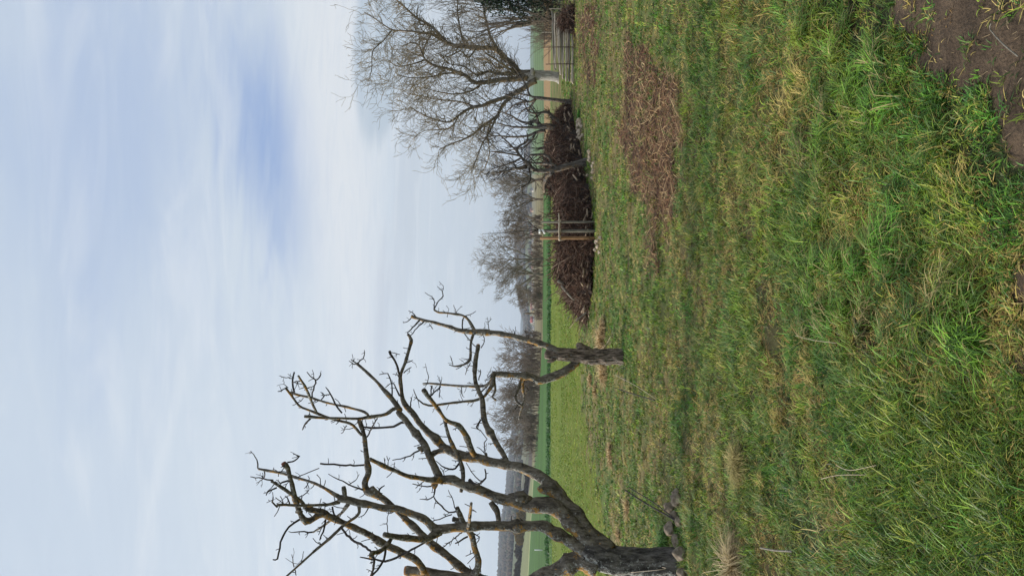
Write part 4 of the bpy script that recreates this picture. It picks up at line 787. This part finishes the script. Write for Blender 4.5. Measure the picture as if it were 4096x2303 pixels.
# ------------------------------------------------------------------ brush piles
def brush(label, line, hts, wid, n, seed, logs=()):
    R_ = random.Random(seed); L_ = [G(x, y) for x, y in line]; c = sum(L_, Vector()) / len(L_); root = empty('brush_pile', (c.x, c.y, 0), label, 'brush pile')
    def pos(t): 
        f = t * (len(L_) - 1); i = min(int(f), len(L_) - 2); f -= i; return L_[i].lerp(L_[i + 1], f), hts[i] * (1 - f) + hts[i + 1] * f
    dr = (L_[-1] - L_[0]).normalized(); pr = Vector((-dr.y, dr.x, 0)); 
    if pr.y < 0: pr = -pr
    core = MB(); nu, nv = 60, 18; V = []
    for a in range(nu + 1):
        q, h = pos(a / nu); h *= (1 + .42 * mnoise.noise((a / nu * 11, seed, 0))) * .86; e = min(1, min(a, nu - a) / 4 + .15)
        for b in range(nv + 1):
            th = math.pi * b / nv; s = 1 + .3 * mnoise.noise((a * .35, b * .5, seed)); V.append(q + pr * (wid * .5 - math.cos(th) * wid * .46 * s) + Vector((0, 0, math.sin(th) ** .8 * h * .84 * s * e)))
    V = np.array([tuple(v) for v in V]); i = np.arange(nu)[:, None] * (nv + 1); j = np.arange(nv)[None]; core.add(V, np.stack([i + j, i + j + 1, i + nv + 2 + j, i + nv + 1 + j], -1).reshape(-1, 4)); core.build('heap', M_BRUSHC, root)
    tw = [MB(), MB(), MB()]
    for k in range(n):
        t = R_.uniform(0, 1); q, h = pos(t); h *= 1 + .42 * mnoise.noise((t * 11, seed, 0)) + .22 * mnoise.noise((t * 40, seed, 3)); th = R_.uniform(0.02, .75) * math.pi; e = min(1, min(t, 1 - t) * 9 + .25); s = R_.uniform(.8, 1.0)
        p = q + pr * (wid * .5 - math.cos(th) * wid * .5 * s) + Vector((0, 0, math.sin(th) ** .8 * h * s * e))
        tng = (pr * math.sin(th) + Vector((0, 0, math.cos(th)))).normalized(); a = R_.gauss(0, .75); d = dr * math.cos(a) + tng * math.sin(a) + (pr * -math.cos(th) + Vector((0, 0, 1)) * math.sin(th)) * R_.uniform(-.15, .2)
        if R_.random() < .035: d = (d * .5 + (pr * -math.cos(th) + Vector((0, 0, 1)) * math.sin(th)) * R_.uniform(.3, 1.0) + Vector((R_.uniform(-.4, .4), 0, R_.uniform(0, .4)))); jut = 1
        else: jut = 0
        d.normalize(); l = R_.uniform(.08, .34) if R_.random() < .9 else R_.uniform(.34, .8); l = R_.uniform(.4, 1.0) if jut else l; rr = R_.choice([.004, .005, .006, .008, .013]) if l < .34 else R_.uniform(.006, .015)
        pts = [p - d * l / 2]; 
        for _ in range(3): d = (d + Vector((R_.uniform(-1, 1), R_.uniform(-1, 1), R_.uniform(-1, 1))) * .55).normalized(); pts.append(pts[-1] + d * l / 3)
        for v in pts: v.z = max(v.z, .02)
        R3 = [rr, rr * .9, rr * .75, rr * .5]; tw[0 if k % 6 else 1].tube(pts, R3, 4)
    ct = tw[1]; ct.mark(M_CUTP)
    for k in range(int(n / 180)):
        t = R_.uniform(0.02, .98); q, h = pos(t); p = q + pr * R_.uniform(-.12, .25) + Vector((0, 0, R_.uniform(.03, .35 * h))); d = (dr * R_.choice([-1, 1]) * R_.uniform(.3, 1) - pr * R_.uniform(.1, .9) + Vector((0, 0, R_.uniform(-.2, .4)))).normalized(); l = R_.uniform(.08, .3); rr = R_.uniform(.012, .026)
        ct.tube([p, p + d * l * .5, p + d * l], [rr, rr, rr * .95], 7)
    tw[0].build('twigs', M_BRUSH, root); tw[1].build('highlight_and_cut_twigs', M_BRUSH_HI, root)  # second mesh: twigs with painted highlight tone, plus the real pale cut sticks
    for lg in logs:
        mb = MB(); p, r = smooth_path(path(lg, c.y), .05); mb.tube(p, r, 10, rough=.2); mb.build('branch', M_STAKE, root)
    return root
brush('long dark brown heap of cut brushwood right of the wooden stakes', [(2282, 395), (2290, 440), (2305, 520), (2328, 600), (2340, 680), (2362, 760), (2371, 840), (2376, 900), (2382, 960)], [.6, .85, .95, .98, .92, .85, .78, .75, .7], 1.5, 12000, 3)
brush('dark brown heap of cut brushwood left of the stakes with a pale branch on top', [(2380, 955), (2376, 1040), (2372, 1130), (2366, 1210), (2356, 1270), (2352, 1292)], [.7, .78, .85, .7, .45, .14], 1.5, 8500, 4, ['B 675,1090,9 700,1125,10 735,1165,9 760,1190,6', 'B 650,1060,14 690,1085,10', 'B 850,1270,6 800,1310,5 775,1335,3', 'B 730,1300,4 715,1320,4'])
brush('small black heap of brush at right end of the pole stack', [(2300, 20), (2302, 60), (2300, 105)], [.3, .55, .5], .9, 900, 5)
bc = MB(); q = at(1850 + 735 / 1.703, 500 + 892 / 1.703, 18.1); bc.box(q, (.035, .03, .12), 0); o = bc.build('wood_chip', simple('fresh_wood', (.5, .42, .3), (.62, .54, .4)), local=tuple(q)); o.rotation_euler = (0, .5, .3); tag(o, 'small pale fresh wood piece on the left brush pile', 'wood piece')

# ------------------------------------------------------------------ pole stack
PD = 25.6
PO = [(2005, 105, 655), (2025, 130, 640), (2045, 190, 660), (2062, 200, 700), (2085, 230, 740), (2110, 300, 735), (2135, 235, 760), (2150, 235, 745), (2170, 290, 760), (2190, 330, 770), (2207, 380, 785), (2030, 160, 600), (2100, 250, 600), (2160, 250, 640)]
for k, (xa, ya, yb) in enumerate(PO):
    dd = PD + (0 if k < 11 else .12) + rnd.uniform(-.02, .02); x = 1350 + xa / 2.335; a = at(x, ya / 2.335, dd); x += rnd.uniform(-2, 2); b = at(x + rnd.uniform(-3, 5) + (8 if k < 5 else 0), yb / 2.335, dd); mb = MB(); n = 7; pts = [a.lerp(b, i / n) + Vector((0, 0, rnd.uniform(-.016, .016))) for i in range(n + 1)]
    for v in pts: v.z = max(v.z, .05)
    c = (a + b) / 2; mb.tube(pts, [rnd.uniform(.027, .034)] * (n + 1), 10); o = mb.build('wooden_pole', M_POLE if k % 4 else M_STAKE, local=tuple(c)); lb = {0: 'topmost weathered pole of the horizontal stack behind two stakes', 10: 'lowest weathered pole of the horizontal stack, lying on the grass'}.get(k, 'weathered grey horizontal pole inside the stack under the walnut tree'); tag(o, lb, 'pole', 'weathered poles in the stack')
for k, (ya, x0, x1, lb) in enumerate([(445, 1900, 2210, 'tall rusty upright holding the middle of the pole stack'), (602, 1945, 2215, 'rusty upright near the left end of the pole stack'), (305, 1905, 2060, 'pale upright behind the right part of the pole stack'), (85, 1975, 2060, 'short upright at the far right end of the pole stack')]):
    a = at(1350 + x0 / 2.335, ya / 2.335, PD - .1 if k < 2 else PD + .3); mb = MB(); mb.tube([(a.x, a.y, -.1), (a.x + .01, a.y, a.z * .5), tuple(a)], [.017, .016, .015], 8); root = empty('upright_stake', (a.x, a.y, 0), lb, 'stake'); mb.build('post', M_IRON if k < 2 else M_STAKE, root)
    if k in (0, 1):
        y2 = (305, 445)[k]; xx = (1932, 1975)[k]; m2 = MB(); m2.tube([at(1350 + xx / 2.335, ya / 2.335, PD - .05), at(1350 + xx / 2.335, y2 / 2.335, PD - .05)], [.009, .009], 6); m2.build('cross_rod', M_IRON, root)

# ------------------------------------------------------------------ staked sapling
KD = 17.6
def stake(y, xt, xb, r, mat, lb, dd=0, lean=0):
    a = at(1850 + xt / 1.703, 500 + y / 1.703, KD + dd); b = Vector((a.x + lean, KD + dd, -.15)); mb = MB(); rr = r / 1.703 / F * KD; mb.tube([b, b.lerp(a, .33), b.lerp(a, .66), a], [rr, rr * 1.04, rr * .98, rr * .95], 12, rough=.05); root = empty('tree_stake', (b.x, b.y, 0), lb, 'stake', None); mb.build('post', mat, root); return root
stake(662, 540, 915, 7, M_STAKE, 'thin grey wooden stake, right one of three round sapling', .1)
stake(724, 548, 900, 9, M_STAKE, 'grey wooden stake in the middle with white ties above it', -.1)
stake(770, 530, 905, 11, M_STAKEO, 'orange brown wooden stake, left one of three round sapling', 0)
rl = empty('stake_rail', tuple(at(2237, 930, KD)), 'thin pale rail tied across the three stakes with cord', 'rail'); mb = MB(); p, r = smooth_path(path('B 656,600,4 660,662,6 658,724,6 662,790,6', KD - .15), .05); mb.tube(p, r, 8); mb.build('rod', M_CORD, rl)
mb = MB()
for yy in (662, 724, 770):
    for k in range(3): c = at(1850 + (655 + k * 5) / 1.703, 500 + yy / 1.703, KD); mb.tube([c + Vector((math.cos(a) * .06, math.sin(a) * .16 - .02, .01 * math.sin(a * 2))) for a in np.linspace(0, 6.2, 10)], [.008] * 10, 5)
mb.tube([at(2237, 960, KD - .2), at(2250, 962, KD - .21), at(2262, 958, KD - .2)], [.006] * 3, 5); mb.build('cord', M_CORD, rl)
sp2 = empty('sapling', tuple(at(2370, 921, KD).xy) + (0,), 'thin leafless sapling with upright shoots tied among three wooden stakes', 'sapling')
mb = MB(); p, r = smooth_path(path('B 900,712,5 700,712,4.5 560,714,4 520,716,4', KD), .1); mb.tube(p, r, 8); mb.build('trunk', M_TWIG, sp2)
for t in ['B 520,716,4 430,720,3 300,733,2.2 135,741,1.4', 'B 520,714,3.5 480,690,2.6 420,655,1.8 235,655,1.2', 'B 515,714,3 470,680,2.2 420,610,1.2', 'B 515,716,3 450,740,2 400,760,1.3', 'B 535,716,3 560,750,1.8 600,740,1', 'B 520,716,3 490,700,2 390,690,1.2', 'B 500,712,2.6 400,700,2 330,668,1.2']:
    mb = MB(); p, r = smooth_path(path(t, KD, 0, rnd.uniform(-.3, .3)), .08); mb.tube(p, [max(q, .0045) for q in r], 6); mb.build('shoot', M_TWIG, sp2)
for (x0, y0, x1, y1) in [(527, 708, 527, 738), (543, 708, 562, 740)]:
    tp = empty('tree_tie', tuple(at(1850 + x0 / 1.703, 500 + 722 / 1.703, KD - .12)), 'upper white tie band round the staked sapling' if x0 == 527 else 'lower slanting white tie band on the middle stake', 'tie'); mb = MB(); a = at(1850 + x0 / 1.703, 500 + y0 / 1.703, KD - .2); b = at(1850 + x1 / 1.703, 500 + y1 / 1.703, KD - .2); m_ = (a + b) / 2
    V = []; ring = 14
    for k in range(ring):
        an = 2 * math.pi * k / ring; c = m_ + (b - a) * .5 * math.cos(an) + Vector((0, .1 + .1 * math.sin(an), 0)); V += [c + Vector((0, 0, .025)), c - Vector((0, 0, .025)), (c - m_) * .9 + m_ - Vector((0, 0, .025)), (c - m_) * .9 + m_ + Vector((0, 0, .025))]
    Q = [[(k * 4 + s), ((k * 4 + 4) % (ring * 4) + s), ((k * 4 + 4) % (ring * 4) + (s + 1) % 4), (k * 4 + (s + 1) % 4)] for k in range(ring) for s in range(4)]
    mb.add([tuple(v) for v in V], Q); mb.build('band', M_WHITE, tp)

# ------------------------------------------------------------------ stones
def stone(x, y, rx, ry, mat, label, group, seed, flat=.6, name='stone', sink=.3, d=None):
    p = G(x, y); d = d or p.y; sx, sz = ry / F * d, rx / F * d; import bmesh
    bm = bmesh.new(); bmesh.ops.create_icosphere(bm, subdivisions=4, radius=1)
    ax = [Vector((math.sin(seed * 1.7 + k * 2.1), math.cos(seed * 2.3 + k * 1.3), math.sin(seed + k * 3.7))).normalized() for k in range(9)]
    for v in bm.verts:
        c = v.co.copy()
        for a in ax:
            e = c.dot(a) - .72
            if e > 0: c -= a * e * .9
        c += c.normalized() * (.10 * mnoise.noise(c * 2 + Vector((seed, 0, 0))) + .03 * mnoise.noise(c * 8)); v.co = Vector((c.x * sx, c.y * sx * .85, c.z * sz))
    for f in bm.faces: f.smooth = True
    me = bpy.data.meshes.new(name); bm.to_mesh(me); bm.free(); me.materials.append(mat); o = bpy.data.objects.new(name, me); COL.objects.link(o)
    o.location = (p.x, d, hz1(p.x, d) + sz * (1 - sink)); o.rotation_euler = (0, 0, seed); return tag(o, label, 'stone', group)
g1 = 'brown stones at the foot of the big tree'
for k, (x, y, rx, ry, lb) in enumerate([(2712, 1972, 22, 26, 'small brown stone at right end of the row beside big trunk'), (2728, 1996, 30, 34, 'broad brown stone sunk in grass, second of the row'), (2690, 2026, 30, 26, 'rounded upright brown stone in the middle of the row'), (2705, 2062, 24, 24, 'brown stone behind crossing dark canes beside big trunk'), (2690, 2115, 26, 38, 'long flat brown slab with dark hollow beneath near big trunk'), (2728, 2085, 16, 24, 'low brown stone in front of the flat slab'), (2712, 2160, 18, 30, 'brown slab end touching the big trunk'), (2738, 2212, 30, 34, 'grey brown stone half buried before the big trunk'), (2750, 2292, 26, 30, 'reddish brown stone at the very left edge of trunk foot')]):
    stone(x, y, rx, ry, M_STONE, lb, g1, k + 1, sink=.25)
g2 = 'pale stones by the crooked trees'
for k in range(17):
    stone(2322 + rnd.uniform(-8, 14) - (k % 3) * 5, 482 + k * 4.6 + rnd.uniform(-5, 5), rnd.uniform(6, 10), rnd.uniform(7, 12), M_PALE, 'pale cream stone in the heap at foot of the crooked tree with thick low fork', g2, 20 + k, sink=.1)
for k in range(11):
    stone(2366 + rnd.uniform(-10, 12), 600 + k * 11 + rnd.uniform(-5, 5), rnd.uniform(6, 10), rnd.uniform(7, 12), M_PALE, 'pale stone scattered round the foot of the hooked crooked tree', g2 + ' (hooked tree)', 50 + k, sink=.15)
for k in range(8):
    stone(2400 + rnd.uniform(-12, 12), 955 + k * 7 + rnd.uniform(-5, 5), rnd.uniform(6, 10), rnd.uniform(7, 12), M_PALE, 'pale tan stone lying at foot of the orange brown stake', 'pale stones by the stakes', 70 + k, sink=.15)
stone(2505, 1518, 6, 9, M_PALE, 'single small pale stone in grass left of hollow trunk', None, 90, sink=.1)

# ------------------------------------------------------------------ dry tufts, canes
def tuft(x, y, spx, n, cols, label, ln=.28, seed=1, group=None, name='dry_grass_tuft', e=(.2, 1.2)):
    p = G(x, y); w = spx / F * p.y; n = int(n * 1.3); a = rng.uniform(0, 6.28, n); rr = w * .75 * np.sqrt(rng.random(n)); ln *= 1.5; X = p.x + np.cos(a) * rr; Y = p.y + np.sin(a) * rr
    o = blades(name, M_STALK if cols else M_GRASS, X, Y, rng.uniform(.5, 1.1, n) * ln, np.maximum(.004, np.hypot(X, Y) / 739 * .6) * np.ones(n), rng.uniform(0, 6.28, n), rng.uniform(*e, n), rng.uniform(-1.0, .1, n), pal(n, cols, [1] * len(cols))); tag(o, label, 'grass tuft', group)
ST = [(198, 172, 124), (176, 148, 100), (215, 190, 145), (160, 134, 92)]
tuft(2418, 1310, 26, 500, ST, 'bright straw tuft furthest right of the hollow trunk', .2); tuft(2415, 1368, 34, 900, ST, 'big bright straw tuft touching right side of hollow trunk', .3)
tuft(2425, 1482, 36, 1000, ST, 'big bright straw tuft left of the hollow trunk', .3); tuft(2365, 1520, 22, 350, ST, 'pale dry tuft on the lawn edge left of hollow tree', .2); tuft(2385, 1560, 16, 200, ST, 'small pale dry tuft left of the others at lawn edge', .2)
tuft(2450, 1800, 22, 500, ST, 'straw patch alone in grass behind the long cane, right part', .16); tuft(2452, 1830, 26, 600, ST, 'straw patch alone in grass, left part', .16); tuft(2510, 2030, 20, 260, ST, 'pale straw tuft right of the big trunk', .18); tuft(2475, 2140, 12, 160, ST, 'small whitish straw tuft close beside big trunk', .15)
GN = [(70, 112, 44), (92, 132, 52), (60, 98, 44)]
tuft(2318, 465, 22, 900, [(80, 140, 40), (96, 156, 48), (70, 124, 40)], 'bright green cushion of fresh grass beside pale stones', .12, name='green_grass_tuft', e=(.6, 1.4))
tuft(2660, 2170, 30, 500, GN, 'tall green tuft between lawn and flat slab by big trunk', .24, name='green_grass_tuft')
tuft(2950, 2260, 46, 500, [(176, 160, 120), (150, 132, 96), (196, 176, 136)], 'long bleached straw tuft in grass below the big trunk', .28); tuft(2960, 1860, 50, 700, [(170, 155, 100), (150, 140, 84)], 'straw patch in the middle grass right of the cane', .16)
def cane(pts, r, label, mat=M_TWIG, name='dead_cane', lift=.0):
    P = [G(x, y) + Vector((0, 0, h)) for x, y, h in pts]; p, rr = smooth_path([(q, r) for q in P], .06); mb = MB(); mb.tube(p, rr, 6); o = mb.build(name, mat, local=tuple(P[0])); tag(o, label, 'cane')
cane([(2640, 1960, .42), (2665, 2020, .2), (2730, 2090, .02)], .009, 'thick dark cane leaning across the brown stones')
cane([(2632, 1950, .35), (2680, 2010, .18), (2720, 2075, .05)], .006, 'thin dark cane beside the thick one above the stones')
cane([(2500, 1552, .15), (2560, 1575, .1), (2625, 1600, .02)], .007, 'dark cane lying in the grass left of the hollow tree', name='dead_cane'); cane([(2560, 1500, .35), (2600, 1540, .2), (2640, 1595, .05)], .003, 'fine tan stem leaning left below the hollow tree', M_CORD)
cane([(2520, 1345, .3), (2480, 1390, .3), (2440, 1425, .5)], .0028, 'pale stem crossing in front of hollow trunk', M_CORD)
cane([(4000, 95, .03), (3985, 120, .02), (4040, 180, .02), (4096, 225, .02)], .0025, 'bent brown twig lying on the bare soil', M_STAKE); cane([(3200, 1342, .03), (3290, 1360, .05), (3370, 1372, .03)], .0014, 'long pale straight straw stem, right one, in middle grass', M_CORD); cane([(3330, 1915, .06), (3400, 1900, .06), (3500, 1898, .04)], .0015, 'long pale straw stem lying in lower grass', M_CORD)
cane([(3385, 1860, .05), (3450, 1880, .06), (3550, 1860, .05)], .0015, 'curved pale straw stem beside the longer one', M_CORD); cane([(2690, 2265, .15), (2760, 2275, .25), (2740, 2290, .55)], .003, 'thin pale stem in front of big trunk foot', M_CORD)
cane([(3060, 2190, .03), (3120, 2200, .03), (3180, 2204, .02)], .006, 'short thick grey stick lying in the grass', M_STAKE)

# ------------------------------------------------------------------ field furniture, village
def field_post(x, y, hpx, w, mat, label, group=None, d=None):
    d = d or gd(x); p = at(x, y, d); gz = hz1(p.x, d); mb = MB(); h = hpx / F * d; mb.tube([(p.x, d, gz - .2), (p.x, d, gz + h * .5), (p.x, d, gz + h)], [w, w, w * .8], 8); o = mb.build('field_post', mat, local=(p.x, d, gz)); tag(o, label, 'post', group)
field_post(2170, 2198, 32, .06, M_WHITE, 'lone pale post in dark green field at the left', d=72)
for k in range(6): field_post(2139, 1763 + k * 20, 12, .1, M_FAR, 'dark wooden fence post in the far row beyond the green field', 'far fence posts', d=165)
wm = {}
def wallmat(c):
    if c not in wm: wm[c] = simple('render_%d' % len(wm), tuple(v * .85 for v in lin(c)), lin(c), .4, bump=0)
    return wm[c]
M_WIN = simple('dark_window', (.03, .03, .035), (.05, .05, .055), 1, .3, bump=0)
def house(x, y, wpx, hpx, rf, wc, rc, label, d=1150, dep=9, gable=False, rz=0, group=None):
    p = at(x, y, d); w = wpx / F * d; h = hpx / F * d * (1 - rf); rh = hpx / F * d * rf; z0 = p.z; root = empty('house', (p.x, d, z0), label, 'house', group); m = MB(); m.box((p.x, d, z0 + h / 2 - 2), (w, dep, h + 4)); m.build('wall', wallmat(wc), root, smooth=False)
    W2, D2 = w / 2 + .4, dep / 2 + .4; r = MB()
    if gable:
        v = [(-W2, -D2, 0), (W2, -D2, 0), (0, -D2, rh), (-W2, D2, 0), (W2, D2, 0), (0, D2, rh)]; r.add(np.array(v) + np.array((p.x, d, z0 + h)), [(0, 3, 5, 2), (1, 2, 5, 4), (0, 1, 4, 3)]); r.build('roof', wallmat(rc), root, smooth=False)
        g = MB(); v = [(-W2 + .5, -dep / 2, 0), (W2 - .5, -dep / 2, 0), (0, -dep / 2, rh * .9), (-W2 + .5, dep / 2, 0), (W2 - .5, dep / 2, 0), (0, dep / 2, rh * .9)]; g.add(np.array(v) + np.array((p.x, d, z0 + h)), None, [(0, 1, 2), (3, 5, 4)]); g.build('gable', wallmat(wc), root, smooth=False)
    else:
        k = .0; v = [(-W2, -D2, 0), (W2, -D2, 0), (W2, D2, 0), (-W2, D2, 0), (-W2, 0, rh), (W2, 0, rh)]; r.add(np.array(v) + np.array((p.x, d, z0 + h)), [(0, 1, 5, 4), (2, 3, 4, 5), (3, 2, 1, 0)], [(1, 2, 5), (3, 0, 4)]); r.build('roof', wallmat(rc), root, smooth=False)
    nw = max(1, int(w / 4))
    for i in range(nw): b = MB(); b.box((p.x - w / 2 + (i + .5) * w / nw, d - dep / 2 - .02, z0 + h * .55), (1.3, .1, 1.6)); b.build('window', M_WIN, root, smooth=False)
WHT, TAN_, RED, PNK, GRY = (215, 208, 198), (190, 165, 135), (165, 82, 74), (150, 100, 88), (125, 118, 115)
for a in [(2137, 1164, 22, 14, .5, WHT, GRY, 'white gabled house with dark window right of long red roofed building', 1100, 9, True), (2138, 1210, 60, 17, .55, TAN_, PNK, 'long tan building with a pinkish red roof in village'), (2138, 1243, 10, 16, .2, (215, 190, 130), TAN_, 'yellowish block at left end of the long building'), (2136, 1277, 24, 15, .7, WHT, RED, 'house with the brightest red roof in the village'), (2128, 1284, 20, 12, .5, WHT, GRY, 'white house standing above the bright red roof', 1250, 9, True),
    (2132, 1312, 20, 8, .4, WHT, GRY, 'long low white building left of the bright red roof'), (2133, 1337, 22, 9, .4, WHT, GRY, 'long low white building beside the hollow tree right limb'), (2136, 1140, 12, 8, .4, WHT, PNK, 'small white house near the left twin tree'), (2134, 1066, 16, 9, .4, TAN_, PNK, 'small tan house seen between the twin trees'), (2136, 1014, 16, 12, .45, WHT, PNK, 'pale house seen right of the right twin tree'), (2133, 988, 12, 8, .5, WHT, GRY, 'tiny pale house behind thin bare tree'), (2137, 962, 14, 9, .5, WHT, GRY, 'pale house just left of orange brown stake top'), (2131, 928, 20, 9, .5, TAN_, PNK, 'wide pale house behind the sapling shoots'), (2136, 905, 12, 8, .5, WHT, PNK, 'small pale house right of the sapling shoots'), (2132, 760, 14, 8, .5, WHT, GRY, 'pale house seen behind right bare tree'), (2130, 840, 14, 8, .5, TAN_, PNK, 'tan house between two small bare trees'),
    (2136, 1392, 18, 11, .6, TAN_, PNK, 'reddish roofed house at right edge of the hedge', 1000), (2092, 1968, 20, 12, .5, WHT, GRY, 'white gabled farmhouse on the left hillside', 700, 9, True), (2081, 2168, 12, 7, .4, WHT, GRY, 'little white building left of the ochre trees', 800), (2056, 2225, 22, 8, .5, WHT, GRY, 'farm with pale walls high on the left hill', 1200), (2098, 2165, 8, 5, .4, WHT, GRY, 'tiny white shed below the little white building', 600)]:
    house(*a)

# ------------------------------------------------------------------ haze
hb = MB(); hb.box((0, 0, 0), (17000, 17000, 2)); hv = hb.v[0]; hv[:, 2] = np.where(hv[:, 2] < 0, float(Z.min()) - 61, 330)
M = bpy.data.materials.new('haze'); M.use_nodes = True; t = M.node_tree; t.nodes.clear(); o_ = t.nodes.new('ShaderNodeOutputMaterial'); v = t.nodes.new('ShaderNodeVolumePrincipled')
v.inputs['Color'].default_value = (.74, .85, 1, 1); v.inputs['Density'].default_value = 0.00018; v.inputs['Anisotropy'].default_value = .2; t.links.new(v.outputs[0], o_.inputs['Volume'])
hz_ = hb.build('haze', M, smooth=False); tag(hz_, 'thin pale haze over the far hills', 'haze', kind='stuff')
